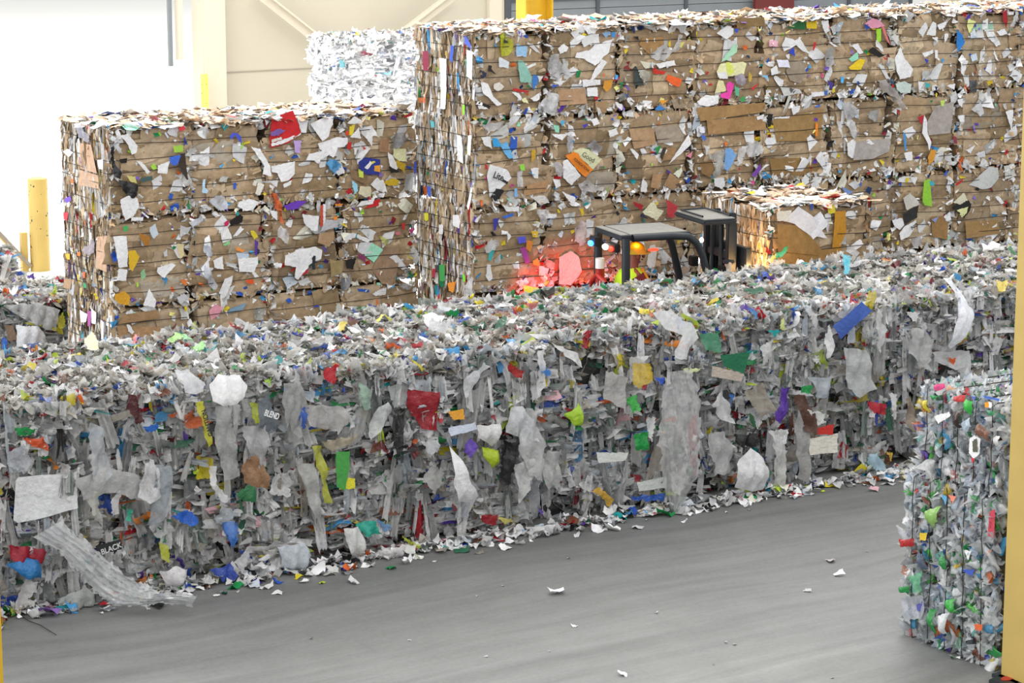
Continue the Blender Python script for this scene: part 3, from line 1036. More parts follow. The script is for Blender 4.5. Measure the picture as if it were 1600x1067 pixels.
# ---------------------------------------------------------------- scraps that can be told apart, outlined on the bale faces
# face, zoom origin x y, zoom scale, then  kind colour outline ;
W_ = 'e9e9eb'
TRACED = '''
@TF 630 20 6.667
F cfd42a 975,205 1040,215 1120,300 1130,380 1080,430 1000,450 1040,380 1000,300
P 33402a 965,210 1000,230 1080,310 1010,310
P 9cc4e6 1165,320 1280,350 1270,460 1160,440
P 7a68c0 1175,180 1225,210 1215,270 1195,230
P 8cbcae 1185,490 1240,500 1310,640 1330,730 1200,720 1180,560
P 3c76be 1335,640 1385,650 1380,740 1335,790 1325,720
P d6dce4 980,455 1085,510 1080,575 975,560
P w 790,700 870,740 910,860 1010,950 960,970 860,870 810,830
P w 1110,820 1180,830 1220,890 1200,910
P e8e4b0 1210,900 1260,880 1285,940 1240,930
P b82a2a 1120,780 1290,810 1280,830 1130,810
P ded9d0 930,740 990,720 1040,770 980,820 930,790
P 2a2622 780,920 900,970 880,1000 770,940
P w 760,930 870,1000 770,1000
P 2a2622 870,540 910,550 900,610 950,640 870,600
P 30344a 780,590 850,620 850,670 790,670
P d6d6d8 1380,650 1440,660 1400,720
F cfcfd0 1500,440 1590,420 1600,600 1520,640 1480,560
F w 1400,940 1490,790 1590,900 1560,1040 1460,1040
@TL 630 20 6.667
P w 390,470 460,480 470,760 460,1000 410,1000 400,760
P 8c2f4a 215,400 280,400 285,600 225,600
P 3f5cc0 505,330 540,350 530,520 495,480
P 5a6ad0 655,215 720,330 720,380 660,320
F f07a3a 200,880 260,880 250,940 190,930
P w 680,390 740,400 740,700 680,660
P 8fd838 635,960 660,960 660,1060 640,1060
@TF 630 160 6.667
P w 880,640 1060,690 1110,780 1030,860 930,990 890,980 870,860 850,760
P 26262a 1020,790 1080,830 1060,850 1010,820
P 222226 890,980 950,890 1030,910 980,1000 920,1030
P 3aa0e0 910,370 960,370 1000,430 990,460 920,460
P 6fb8ea 990,440 1070,400 1100,480 1140,580 1080,580 1040,520
P 2f5fc0 1110,350 1175,360 1160,550 1100,470
P w 800,360 890,350 910,480 830,440
F w 760,230 1000,200 1110,215 1080,270 880,300 830,270
P c9a030 1320,490 1365,490 1360,580 1320,620
P w 1310,680 1390,675 1390,790 1340,780
P 8fd84a 1195,650 1245,640 1250,710 1210,700
F w 1160,720 1230,700 1220,880 1170,870
P 7fb0e8 1140,890 1170,890 1170,980 1140,980
P d8d4d0 1320,980 1450,960 1510,1040 1400,1060
C b98f60 1250,870 1500,800 1510,920 1240,970
P c03030 830,640 860,650 860,700 835,690
@TL 630 160 6.667
P w 590,330 640,360 640,640 580,600
P w 700,340 740,340 720,560 690,540
P 4a5ad0 135,610 155,610 160,860 140,860
P 4a6ad8 270,860 310,880 310,980 280,970
P 5fb8c0 295,180 335,200 340,260 310,260
@TF 630 310 6.667
P 3f3fa0 920,210 985,200 950,330 930,330
P 3f6fd0 1020,180 1130,150 1130,180 1030,205
P w 1070,335 1110,390 1070,450
F d4d4d4 910,420 990,430 980,480 860,570 820,520
P 3fb0b0 890,500 945,500 900,640 865,640
P w 860,680 895,690 915,830 880,860 850,820
P b04aa0 1195,510 1260,500 1310,660 1260,680
P 5a5ad0 1175,400 1250,390 1270,450 1190,470
P e08a3a 1265,430 1340,440 1310,550 1260,520
P e0b83a 1320,335 1395,340 1380,400 1330,400
F w 1360,110 1500,110 1480,230 1440,300 1400,210
P w 1010,50 1050,80 1190,80 1190,130 1050,130
F d9c9c4 1440,590 1530,640 1570,720 1520,740 1450,660
P e8a04a 1340,640 1390,620 1410,700 1340,690
@TL 630 310 6.667
P 4aa85a 390,690 450,690 450,860 400,860
P 1f7a4a 380,860 440,860 440,920 400,920
P f0983a 480,880 570,860 540,980 500,960
F w 650,920 740,800 770,1000 680,1010
P 7fe04a 635,790 665,800 670,870 640,860
P e0e03a 235,150 280,150 280,230 240,230
P b82f4a 325,730 355,730 355,820 330,820
P w 540,170 620,170 600,310 540,280
P w 390,270 440,270 440,370 395,370
@LF 280 160 6.275
Pred_carton c8242a 900,150 1100,75 1140,180 1180,290 1060,390 890,450 880,380 890,200
P w 885,140 1020,95 1045,130 950,180
P 7a5aa0 885,290 960,255 1030,270 960,320 890,330
P w 890,405 1060,340 1180,290 1180,310 1050,385 890,430
P d8d2c8 890,365 990,335 1000,360 895,395
P b49ad0 1110,370 1180,370 1170,490 1120,490
P w 1145,150 1250,170 1230,250 1230,300 1180,290
P w 690,430 780,450 880,620 885,720 800,700 820,620 750,520
P w 940,610 1115,575 1120,690 1060,760 980,775 950,690 890,680 890,630
P w 1000,800 1085,760 1080,800 1010,835
F d86a3a 895,890 930,880 985,990 980,1060 930,1050 920,960
P 4a5ac8 480,330 520,290 560,300 600,340 600,400 570,370 540,320 500,360
P e2ded6 760,790 825,800 780,910 735,890
P e2ded6 720,755 755,765 745,820 710,810
P b8d8ee 220,750 245,755 240,830 275,860 260,890 210,880
F cfd4de 280,970 370,900 430,920 460,1010 420,1060 370,1055 320,1000
P w 555,1010 580,970 640,960 660,940 770,970 710,1050 640,1060
F d4d4d8 160,260 240,220 270,300 250,360 200,290
P 6a3ab0 1010,1010 1150,960 1240,960 1150,1040 1040,1050
@LF 460 160 6.275
P w 140,210 280,140 370,130 360,210 330,270 320,330 260,380 240,310 190,260
P w 500,200 570,130 640,170 660,220 620,200 560,210
P w 220,400 400,340 500,340 505,400 470,430 440,370 410,440 370,540 330,510 230,450
P w 100,560 130,500 280,465 320,510 240,560 220,600 180,570
F 4aa8e8 300,600 330,550 400,560 445,610 400,700 330,660
P w 530,340 620,240 640,350
P e0cc3a 530,230 580,210 560,320 525,320
P c83028 510,390 550,390 540,460 505,450
P c83028 650,415 690,450 670,460
P d84a28 490,280 520,280 520,320 490,320
P 2f3a90 610,580 680,530 830,560 830,640 810,710 690,700 620,650
P e8d85a 680,550 740,540 780,580 720,620
P w 670,640 730,570 745,600 710,650
P e0a03a 770,620 830,610 820,680 770,670
P c8d85a 610,650 660,660 660,740 620,730
P w 680,340 700,280 750,340 745,430
F 9a9ca0 930,330 1040,290 1100,350 1000,450 940,450
P dcdcae 965,450 1080,450 1090,580 1010,570 950,520
P w 900,480 950,520 1010,630 980,670 920,620
P b89a28 980,560 1080,600 1060,680 990,620
P c8a828 860,780 950,740 1010,760 1000,810 900,810
P 222222 910,620 1030,680 930,690
P b01f26 480,870 540,830 560,880 520,900
P 9ad0ea 550,760 600,800 610,860 580,895 555,830
P dcd4b8 630,820 740,820 740,910 690,930 610,890
P w 730,800 790,730 850,770 860,850 800,860
F c9cacc 1080,700 1170,690 1180,800 1140,870 1040,850
P b82a30 1050,130 1140,95 1130,130 1060,150
P b8c85a 800,85 870,90 850,140
P w 640,970 770,940 760,990 600,1020
P c82428 720,1010 780,960 830,940 810,1010 670,1040
C 8f7350 530,650 710,700 700,810 560,740
C a8805a 830,360 920,350 910,490 820,480
@LF 280 310 5.615
P 1c1a18 430,190 520,135 550,160 540,210 440,235
P c02a5a 380,210 420,180 420,230 390,240
P e0cc3a 610,280 640,275 680,330 650,355 620,320
P 5a3a98 650,360 680,370 670,500 650,490
P 8fd090 370,400 430,370 440,390 390,415
P f0903a 490,420 560,450 540,470 490,450
P w 505,520 680,510 680,570 640,640 510,640
P c9d8e8 490,475 600,470 600,520 500,520
P w 290,540 370,500 380,620 300,605
F d0d4e0 170,600 220,570 290,690 320,760 300,800 260,760
P w 390,700 460,670 450,740 400,860 335,830 370,780
P e0582a 570,710 640,705 640,745 590,745
P e8a0b0 250,980 300,920 370,950 340,1020 270,1065
P 7f9fb8 400,1005 440,960 580,910 540,980
P w 620,640 650,640 690,685 650,690
F c9d4e4 200,410 260,410 280,490 240,510 205,470
F w 860,250 930,260 960,340 930,400 890,360 840,320
P w 920,500 1000,460 1060,560 1120,540 1120,600 1030,710 1000,690 1010,600 910,580
P w 825,600 840,555 890,570 880,600
P c82a48 1040,650 1100,620 1110,640 1060,680
F e0703a 820,0 870,10 885,60 860,100 880,190 910,230 870,210 850,110
P w 790,100 850,110 850,190 800,150
P w 1070,130 1123,150 1123,230 1080,190
F b8bcb8 640,960 740,950 720,1060 650,1060
@LF 460 310 6.275
P w 60,150 230,170 210,320 160,310 80,240
P c84a3a 240,60 265,60 265,270 240,270
P w 265,50 290,50 290,270 268,270
P b8b8bc 300,200 410,210 410,280 230,320
P e88a2a 380,50 460,45 450,70 390,70
P e88a2a 370,175 410,175 400,205 370,205
C b8956a 230,340 380,320 380,400 330,470 215,430
P w 0,500 200,470 265,500 250,590 180,620 60,700 0,780
P 2a2f3a 110,550 195,560 190,690 160,690 160,580
P c82a48 30,740 120,690 120,720 60,755
P 5a4a90 240,460 310,490 290,530
C a08a5a 340,600 470,610 460,720 350,770
P w 480,370 560,330 740,400 700,430 590,380 490,400
P d8dade 595,490 640,420 750,430 745,540 640,540
P a8e8cc 745,430 855,495 765,625 670,550 745,540
F b8b85a 810,350 910,400 880,460 850,440
P 8a3a6a 600,540 680,560 680,620 620,580
P 20201e 480,600 590,580 560,690 500,680
C a88a68 870,470 1030,480 1010,620 970,850 840,830 750,700 790,600
C b09070 1020,640 1120,630 1120,670 1030,685
P 2f5fb8 600,880 720,890 720,915 620,910
F 8a8a8e 430,780 540,730 530,830 440,940
P w 750,930 820,890 890,870 880,940 780,950
P 2f4ab0 160,1060 200,1040 240,1060
P c82a30 1040,240 1070,240 1060,310 1040,290
P w 1140,350 1200,430 1170,430
P d87a88 970,330 1020,320 1030,350 980,355
F b8b8bc 1000,830 1160,830 1100,890 1020,870
@LF 80 160 6.667
P w 710,345 780,320 890,450 870,530 830,540 780,430
P w 870,600 930,620 1020,720 990,745
F 222224 590,460 630,450 650,640 720,740 690,790 640,770 600,560
F 262628 700,800 880,850 890,930 850,1000 760,950 710,880
P c8c078 780,760 860,770 880,840 810,820
P 7a5ac0 865,770 900,770 910,810 880,800
P 3f5a5a 915,790 1030,760 1050,800 940,830
P 3f6ad0 1215,570 1340,540 1300,650 1240,650
P 9fc84a 1260,450 1360,440 1360,510 1270,520
P w 1100,650 1220,610 1190,740 1095,730
P d83a48 1310,265 1370,240 1390,270 1330,300
P 3a2e26 1330,530 1380,520 1410,800 1390,800 1310,660
F d0d4dc 640,420 690,430 715,530 690,530 650,470
P w 1500,300 1590,280 1590,380 1520,340
@LL 80 160 6.667
F c0c0d0 270,240 340,240 430,400 400,420 300,360
C c8a480 300,420 420,440 490,740 310,690
C c8a480 310,700 490,760 500,900 300,860
P w 140,510 190,480 240,520 200,570
P w 500,600 560,590 560,700 520,690
P 7a5ac8 150,1010 220,970 230,1020 180,1050
P f07a3a 225,790 250,800 250,850 225,840
@LF 80 320 6.667
P w 700,-60 790,-100 880,-80 900,0 850,110 760,160 720,60
P w 820,130 950,120 940,160 820,165
P c8d4e0 1010,230 1070,195 1110,300 1060,350 1020,300
P w 640,325 770,320 790,480 780,640 690,650 660,480
P w 690,660 780,670 770,790 670,780
P d8b02a 790,480 860,470 910,540 860,640 830,690 800,640
C b0752f 900,290 1020,330 1010,420 960,420
P d8c89a 1290,400 1370,400 1370,520 1330,560
P w 1100,650 1240,600 1280,620 1160,760 1090,700
P 3fa85a 740,220 790,210 780,270 740,270
P d8a02a 650,930 750,890 810,950 800,1040 700,1030 650,980
P w 990,900 1010,870 1080,1000 1060,1065 940,1040 980,980
P c8c8cc 1290,960 1380,920 1420,970 1330,1030
P d87a3a 1340,770 1410,780 1400,840 1350,820
P 8ab88a 920,700 960,660 980,740 930,790
F c8ccd8 1450,170 1560,100 1570,160 1500,190 1440,240
@LL 80 320 6.667
P d83a48 150,70 200,80 190,160 150,150
C c8a480 490,330 610,320 600,500 480,470
C c8a480 480,480 600,500 600,700 480,650
F c0b8c4 380,460 470,350 470,500 420,540
P f0803a 290,490 320,490 320,530 290,530
P e0703a 340,700 370,700 370,760 345,760
P 3f9a6a 350,810 390,820 390,870 350,860
P e0b83a 165,510 210,510 210,570 180,560
C b89872 150,760 250,780 230,880 140,860
@LF 80 440 6.667
C b0895c 680,460 1150,470 1160,590 700,610
C a88458 740,340 1110,290 1120,380 690,440
P w 770,440 810,450 850,520 830,545 790,510
@LL 80 440 6.667
P w 320,290 390,340 380,420 330,420
P a85a98 395,300 440,310 435,460 400,460
P w 440,280 490,320 490,440 440,430
P 4a9aa8 325,510 350,520 370,610 340,600
P w 545,400 575,420 570,620 550,600
@TF 840 170 6.154
Pprinted_sack dcdcb4 330,400 410,375 480,390 600,480 520,580 400,470 370,430
P e8872a 260,450 330,410 380,430 400,470 520,580 450,650 400,620 330,540
P w 230,500 270,480 330,550 400,640 310,730 230,660
F 9a98a0 440,360 520,290 600,360 580,420 500,380
P w 665,210 740,180 760,240 680,275
P w 120,240 270,240 220,300 150,270
P 9adbc0 130,150 190,160 190,230 150,220
P 5ab0d8 200,110 250,110 220,170
P 4a3ab0 410,150 470,140 430,185
P w 490,100 550,80 580,140 520,160
F cfd0d8 290,240 330,260 325,400 280,420 260,280
C b8956a 870,190 1100,180 1130,340 920,385
C aa9a80 1110,170 1330,160 1400,240 1380,310 1150,330
P w 1340,150 1400,210 1410,250 1380,230
P w 1320,420 1440,240 1460,330 1300,490 1250,530
P w 870,380 900,380 960,440 940,485
P 2f8a4a 1110,370 1175,345 1150,410 1130,440
P 3a3428 1190,370 1225,370 1180,490 1155,460
C a88458 1225,370 1320,370 1300,480 1170,500
C b08c60 1095,625 1190,620 1150,770 1070,750
C b08c60 1260,610 1370,700 1290,780 1200,730
P w 990,660 1040,720 1030,800 970,790
P dfe4d0 1290,620 1370,560 1380,600 1340,665
P d88aa0 1420,450 1480,400 1460,470
F d0cccc 380,720 470,680 540,740 610,740 600,780 500,800 400,780
P w 220,790 350,850 340,920 290,890
P w 130,670 200,680 210,740 160,760
F c0bcc0 140,520 200,510 230,580 200,660 160,620
P dcdcc0 990,990 1100,875 1130,950 1200,980 1130,1070 1010,1010
P 2a3050 980,1000 1060,1060 960,1030
P a82430 900,890 1000,920 980,970 920,930
P c04048 1220,870 1330,930 1300,1040 1230,1040
P d8b828 380,955 420,950 430,1000 410,1030
P b090c8 1560,900 1600,880 1600,990 1540,950
P 5a8ad8 1540,170 1590,170 1590,240 1550,230
@TF 840 20 6.154
P w 410,120 560,110 540,200 470,200
P w 640,270 710,250 670,380 620,420 570,480 530,505 490,480 430,440 340,430 360,380 480,360 540,310
P dadcdc 430,230 510,210 520,290 430,330 405,270
P w 600,440 650,470 600,560 560,600 500,660 490,640 540,530 580,480
P w 415,640 590,640 590,690 420,710
P w 455,720 560,710 565,805 460,800
P w 180,340 230,295 280,330 260,370 200,390
P 4a90d0 690,185 735,185 730,230 695,230
P 8ab0d8 600,190 690,180 640,240
P d8983a 620,650 710,640 690,720 650,760 610,720
P e0703a 605,585 630,585 620,625
F c8c8ca 90,430 180,450 240,510 330,640 240,580 200,640 120,610 80,540
F w 90,770 170,780 190,900 150,990 60,960 20,890
P w 130,660 260,650 200,700
P 3f5ac0 120,690 200,690 130,725
F d4d6d8 1060,350 1220,300 1270,380 1200,460 1110,450 1060,400
F d4d6d8 1340,200 1390,210 1340,360 1260,380
F dcdee0 1280,100 1420,100 1400,180 1350,200
P d8b82a 1260,250 1265,330 1235,310
P d8b82a 1260,180 1285,190 1275,210
P w 1120,490 1290,455 1310,500 1150,530
P c83028 1095,510 1140,550 1210,560 1200,590 1095,580
P e8622a 1230,590 1370,640 1340,710 1270,690 1215,640
F c8c8bc 950,540 1060,560 1060,620 1050,700 1000,660 960,600
P 3f4a4a 900,490 940,520 970,650 1010,700 920,690
P w 840,830 870,795 920,850 890,905
P w 730,850 800,880 800,940 750,900
P 3f80c8 1115,920 1160,885 1220,920 1130,940
P e09a3a 1155,840 1240,835 1180,880
C a8875c 540,850 660,850 650,960 550,950
C a39070 1270,830 1480,820 1500,900 1300,920
F 9a9a92 740,790 830,760 830,830 770,850
C b8936a 180,740 440,720 460,870 200,890
C a8824f 960,300 1000,240 1200,230 1200,300 1060,400
@TF 1080 20 6.154
P w 225,190 330,120 390,150 390,200 320,255
P 3f5ac0 400,150 445,150 430,190 405,180
P a8d8b8 270,470 330,390 420,285 425,380 360,420 340,450
P e8e8b4 270,490 480,465 515,490 490,590 350,610 250,620 235,560
P d8e468 320,470 370,480 400,570 340,600
P w 230,570 330,570 340,630 250,630
P ee4ab0 345,660 405,680 350,780 355,830 265,810 260,780 330,760 320,700
P dfd8a8 245,645 290,650 320,750 210,770
P 5ab890 400,700 440,720 440,800 410,790
P 3fa05a 450,820 500,800 500,850 460,850
P w 40,850 120,790 250,790 240,870 140,900 60,880
F b0a8b8 390,610 470,570 510,640 470,700 400,680
P c8a84a 530,560 570,600 560,660 535,660
P 8ac0e0 640,595 720,600 725,640
P c83038 560,720 640,670 570,750
Pgreen_box 2a6a3a 930,130 1060,50 1080,80 1080,160 960,150 910,140
P w 955,90 1050,55 1050,80 960,120
P e0c02a 1085,90 1195,75 1190,150 1090,150
P w 1230,80 1300,70 1310,170 1280,200 1250,150
P w 890,230 980,260 1020,240 1080,330 1120,390 1060,370 990,310 880,370 860,310
P 2f4ac0 915,380 965,325 985,415
P e8b0c0 735,265 815,265 810,325 735,320
P c83030 1160,280 1185,285 1160,360 1145,355
P e4e4f4 800,450 910,450 935,525 820,520
P w 740,540 800,500 820,580 750,600
Pnewspaper c9c9c6 845,715 1030,730 1055,770 880,800
P 55585c 930,720 990,730 1000,770 940,770
P w 1140,760 1270,755 1270,790 1140,810
P 3f6fc0 1260,750 1295,750 1290,790 1265,790
F b8babc 1270,340 1350,330 1350,480 1310,530 1260,500
C a39276 930,460 1060,460 1090,580 1040,680 940,650 900,560
C 8f7448 410,50 690,40 700,120 430,150
P e8c828 1495,520 1600,440 1660,450 1645,470 1610,545 1510,545
P w 1520,310 1580,290 1640,380 1600,400 1560,350
P 9adbc0 1500,440 1580,370 1590,440 1530,470
P w 940,900 1030,890 1020,950 960,980
P 4a3a90 1290,640 1350,680 1340,740 1300,700
@TF 1080 150 6.154
F c4c4c0 150,560 300,510 330,600 270,720 230,780 190,760 220,660 160,600
P 7fb0e8 310,500 370,500 420,570 390,640 340,720 305,700 340,620
F w 510,480 560,420 640,440 685,520 600,590 520,580
F w 440,500 520,460 480,520 470,640 430,665 390,640 450,620
P w 690,440 720,380 805,360 800,450 730,500
P d8b82a 715,315 775,400 710,370
P w 610,200 680,170 670,220 620,225
P w 780,200 930,190 920,210 780,215
P ee8a2a 1175,255 1200,260 1195,380 1170,380
P w 1095,400 1130,370 1195,440 1110,530
P w 1170,590 1225,520 1260,600 1290,720 1240,680
P w 860,580 915,550 915,575
P w 1040,800 1080,750 1125,790 1110,860 1060,850
P w 1150,780 1250,770 1220,840
P 7a4aa8 560,760 650,650 660,700 600,780
P w 200,790 300,780 310,860 280,890 210,860
C 8f6f44 70,640 180,620 220,690 170,780 90,740
P e8e8f0 60,295 115,290 115,350 65,350
P 4a70c8 75,370 120,380 130,420 90,420
F w 100,470 150,470 150,520 120,570
P 1a1712 700,170 770,170 750,280 720,300
C aa8552 30,110 700,60 700,150 70,240
C ad8756 130,230 690,180 710,320 150,370
C a5834f 760,230 1260,120 1250,260 1230,430 800,430
C 9c7a48 740,600 1170,590 1230,690 1180,760 770,760
F c8c8cc 1440,60 1520,50 1590,160 1550,200 1460,250
F w 1450,250 1560,240 1560,300 1575,400 1550,420 1530,330
F w 1390,240 1420,240 1420,330 1450,490 1435,500 1400,340
P w 1480,450 1540,410 1600,480 1645,520 1590,570 1530,600 1485,560
P c83038 1530,595 1640,520 1645,545 1560,600
@TF 1330 0 5.926
P e8a0b8 105,215 180,165 250,190 300,240 180,265
P d87a78 260,240 290,250 350,420 320,390
P 9fd838 215,270 260,260 255,380 220,400
P 1e1a16 135,475 180,430 290,510 240,530
P c83030 270,520 330,550 290,550
P d8dadc 600,290 670,200 690,250 640,340
P w 680,320 740,195 775,220 770,330
P w 780,230 880,190 850,250 800,275
P w 730,345 790,340 785,390
P w 640,490 740,460 740,490 660,530
P 2f4ab0 660,530 705,560 680,590
P w 755,460 785,465 785,540 760,540
P w 845,310 885,310 880,340 850,400
P w 385,540 440,430 460,520 560,640 530,710 430,735 400,660
P c8d8d0 390,770 470,750 545,780 530,860 440,860 400,820
P e8f0a0 1060,170 1140,200 1075,310 1050,240
P a82a30 1380,90 1420,80 1430,200 1420,260 1380,180
F w 1450,250 1500,80 1520,170 1480,240
P 9fc8b0 1100,280 1150,215 1300,210 1300,270
P w 1200,240 1290,190 1305,280 1220,290
P w 1230,290 1300,290 1370,410 1330,430 1250,350
P w 1330,290 1400,265 1430,310 1360,330
P 2f80d0 960,270 1010,320 1040,390 980,480 960,400
P w 1000,540 1065,560 1020,700 1000,680
P c8d8e8 1085,510 1140,490 1150,550 1100,570
P w 1250,560 1280,550 1280,690 1220,650
C b0936a 1450,270 1500,260 1550,420 1540,520 1470,510 1440,380
F b8b0ac 230,740 300,740 400,850 480,1000 430,1000 380,900 270,840
P w 600,750 660,760 610,840
P 3fb0b8 660,760 720,780 680,820
P w 870,790 950,770 940,830
P d8b82a 1240,750 1290,740 1300,790 1250,790
F 5a5c60 1070,740 1150,740 1140,850 1080,850
P 2f70c0 1540,60 1580,50 1570,140 1540,120
P c9e070 810,930 855,920 840,980 815,980
@TF 1330 140 5.926
P b82a38 600,250 660,230 640,320 610,290
P w 660,230 690,290 690,400 720,480 700,560 680,470 640,400 660,320
P d8983a 720,550 770,560 750,650 700,700 690,620
P w 470,580 545,570 550,650 490,655
P 4a90d0 465,400 490,410 490,560 475,560
C b0a592 760,150 940,110 910,400 700,420 690,290
C b5aa98 30,480 350,450 340,570 180,640 0,650
P w 110,480 150,455 200,500 170,510
F w 980,690 1030,620 1120,720 1050,740
P d0d0d4 1140,590 1220,560 1230,620 1170,630
P w 1045,560 1130,510 1090,590
Pnewspaper c4c6c4 1080,880 1180,790 1260,710 1340,720 1345,820 1280,900 1200,920 1110,890
P w 970,240 1030,230 1030,290 990,300
P w 1410,200 1480,180 1470,380 1440,300
P w 960,90 1020,80 1010,160 980,140
P 3fa8b8 705,840 750,850 745,890 710,880
P w 525,810 600,805 570,880
P dcd8c0 925,1040 1020,950 1060,1020 1000,1067
P w 1310,990 1340,980 1395,1040 1370,1060
P 8f3a4a 920,420 960,440 970,500 940,500
F a8acae 150,200 240,180 245,250 200,300 150,260
P c02a30 950,870 1020,820 1010,850 960,890
@TF 1290 260 5.161
P 8ac8a0 165,340 260,340 295,375 230,450 180,420
P 7a98d0 110,160 210,200 190,265 150,220
P 2a2a2a 610,380 735,310 720,410 630,465
P c8c4bc 610,250 670,210 745,300 640,350
P w 620,480 715,430 700,500 660,560 590,590 580,540
P w 520,430 600,410 620,470 580,510 540,480
P 8fc83a 780,110 830,100 840,320 780,310 760,280
P 20201e 1010,320 1130,265 1160,300 1150,350 1100,410 1060,370 1030,360
P dcdfa0 1040,350 1130,320 1120,370 1080,410
P w 940,400 990,360 1000,430 960,440
P e0a03a 235,565 300,555 300,605 235,610
P dcb83a 205,510 230,560 225,600 210,560
P 3a3028 260,420 280,410 300,510 275,510
P w 170,440 230,460 220,500 200,500
C a5824f 1110,440 1380,430 1400,540 1120,580
C a07a48 840,400 980,400 970,590 850,560
P 8f98c8 835,425 895,400 870,450
F c8c4c8 690,580 740,560 770,620 700,650
@TF 840 310 6.154
F d8c8c8 330,300 400,200 440,230 440,450 380,450 350,380
P dccac6 190,560 300,500 380,560 400,700 300,830 190,820
P d8d4d0 1060,450 1110,440 1130,490 1110,560 1110,650 1060,670 1030,630 1050,540
P c8a888 1110,590 1160,600 1170,650 1120,640
F b8a8a0 1290,520 1330,540 1350,600 1320,625 1290,570
P b8a090 1320,690 1400,640 1450,680 1400,720 1330,710
@PF 0 520 1.95
Swhite_sheet eef0f2 40,430 220,418 222,525 150,545 40,570 25,560 32,440
Fcaution_tape dcd83a 580,205 600,200 632,330 620,338
Fcoffee_bag 6f7880 775,215 800,175 825,250 825,290 805,300 775,280
F 9fd040 790,135 810,130 805,160
F c0cc3a 743,205 770,205 775,270 760,270
Bwhite_bag f2f2f4 622,150 650,120 710,120 740,155 725,195 665,215 630,200
F e4e6ea 515,110 560,105 610,150 600,180 555,175
F d8c82a 170,190 215,170 215,215 185,220
F 1f9a50 25,280 100,285 80,305 45,305
F d8582a 50,312 120,312 135,350 90,340
F c8ccd4 10,350 60,330 85,385 60,420 10,400
F 4a1a1e 380,185 400,185 425,265 400,270 375,225
F 2f70d0 425,275 470,270 460,290 430,295
F a8b0b8 460,395 510,400 505,500 480,560 440,585 460,500
F e8e8ea 425,390 460,380 480,490 440,510 400,490
F 2f6ad0 505,550 560,530 595,570 560,580
F 3f80d8 660,570 700,565 715,600 690,650 675,600
F c8d03a 470,630 495,640 500,690 480,680
Pblack_carton 2a2d30 275,640 355,620 357,650 290,668
F a81e34 15,640 60,640 130,650 120,690 60,690 15,680
B 2f80c0 10,700 60,672 105,680 108,735 60,735
F dedcda 25,830 60,740 105,750 75,800 40,838
F c8d04a 10,820 45,840 50,880 20,880
B b8bcb8 160,800 240,755 290,810 240,850 170,840
F 1f9a98 165,810 200,820 215,850 175,830
F 1f9a98 230,785 280,800 285,815 230,820
B e6e4e6 475,720 520,700 560,715 540,750 490,770
F c03a38 500,715 515,710 505,745 492,745
F 5ab85a 510,770 560,750 595,770 560,785
F 3f5ab8 630,715 690,690 710,750 660,745
F d8d8da 700,690 740,640 745,680 715,720
F e8e8ea 320,500 355,460 350,540 325,550
F 2f7a4a 700,480 760,450 765,510 720,500
F a07a5a 720,400 760,360 800,420 800,470 730,450
F c4c4c6 720,280 790,270 800,400 770,420 735,350
F b8bab8 640,220 690,220 680,330 720,430 670,440 640,330
F f0f0f2 625,395 645,400 640,450 690,500 660,510 625,460
F 4a70c8 890,225 925,220 915,290 895,280
F b4b4b4 850,150 900,140 900,310 870,330 850,250
F c4c8cc 260,270 300,280 320,420 300,450 265,440
F dcdcdc 80,205 160,200 240,230 190,262 130,240
F d0d0d0 210,440 300,400 400,420 440,510 330,480 240,500
B c8c6c2 160,640 230,600 260,660 220,700
F 3fae90 370,530 390,530 385,570 370,565
F c8c8c0 240,470 280,470 300,580 270,560
@PF 400 450 2.372
F c8cc4a 180,570 215,575 250,720 260,785 240,790 205,650
P 4a9a4a 275,600 325,595 330,650 310,740 280,730 275,660
P d8d03a 300,690 350,700 350,735 290,740
F a01e2a 535,370 660,380 655,410 610,440 650,520 600,510 560,460 535,420
F a8c8b4 365,340 400,370 415,440 380,445 365,400
F e0e2e4 400,480 460,410 480,450 440,520 400,560
P e0a03a 690,450 750,440 755,480 710,480
Bwhite_bag f0f0f2 690,575 720,620 740,700 780,750 770,830 750,780 700,770 680,700
F eceef2 915,440 960,430 1000,480 1030,560 980,570 960,640 955,540 905,530
F e8e8e8 930,640 1010,620 1020,680 960,790 940,700
B b8d02a 820,580 870,590 880,640 850,660 815,610
F 6a48b8 745,590 780,545 795,580 770,620
P c8d0e0 690,510 790,490 800,515 700,540
B e8e8e8 800,500 880,490 890,530 850,575 800,545
F 222224 880,570 950,560 930,720 890,730
F 2fb09a 350,870 420,850 440,900 390,910
F 6aa0d8 420,845 480,870 460,900
F e2e4e8 750,330 820,270 850,280 800,320 760,400
F b02430 230,300 280,270 270,350 240,330
F d8c82a 545,245 610,295 590,300
F e4e6ea 620,110 700,120 680,160 620,150
B b0d838 1120,460 1180,420 1186,500 1150,500
F 3f80c8 1030,270 1070,300 1060,320 1030,300
F b02a2a 910,270 970,300 960,330 910,300
F eaeaec 1020,230 1050,220 1050,350 1020,390
F f0f0f0 1060,190 1180,240 1180,290 1110,230
F c0b49c 220,560 360,535 350,560 260,600
F dcdee2 590,560 650,550 660,590 620,610
B c8d0d8 60,950 150,930 190,980 150,1030 80,1020
B dcdcda 300,880 350,870 390,960 340,970 350,1020 310,960
B dcd8da 430,960 540,935 550,960 440,1000
F c8d838 520,910 560,930 600,950 560,955
F ececec 370,990 430,970 440,1010 400,1028
F a01e28 810,830 870,830 870,870 820,860
F d8cc6a 870,835 940,850 900,865
B e8e4e6 980,880 1080,850 1110,900 1040,915
F b4b4b2 90,380 140,330 170,420 150,560 120,590 100,470
F c8c6c4 160,420 300,430 340,490 250,520 170,500
F bcc0c0 470,360 530,340 540,440 490,430
F c8c8c6 130,640 200,640 230,830 200,850 170,760
F b8b6b4 640,640 680,680 640,760 600,700
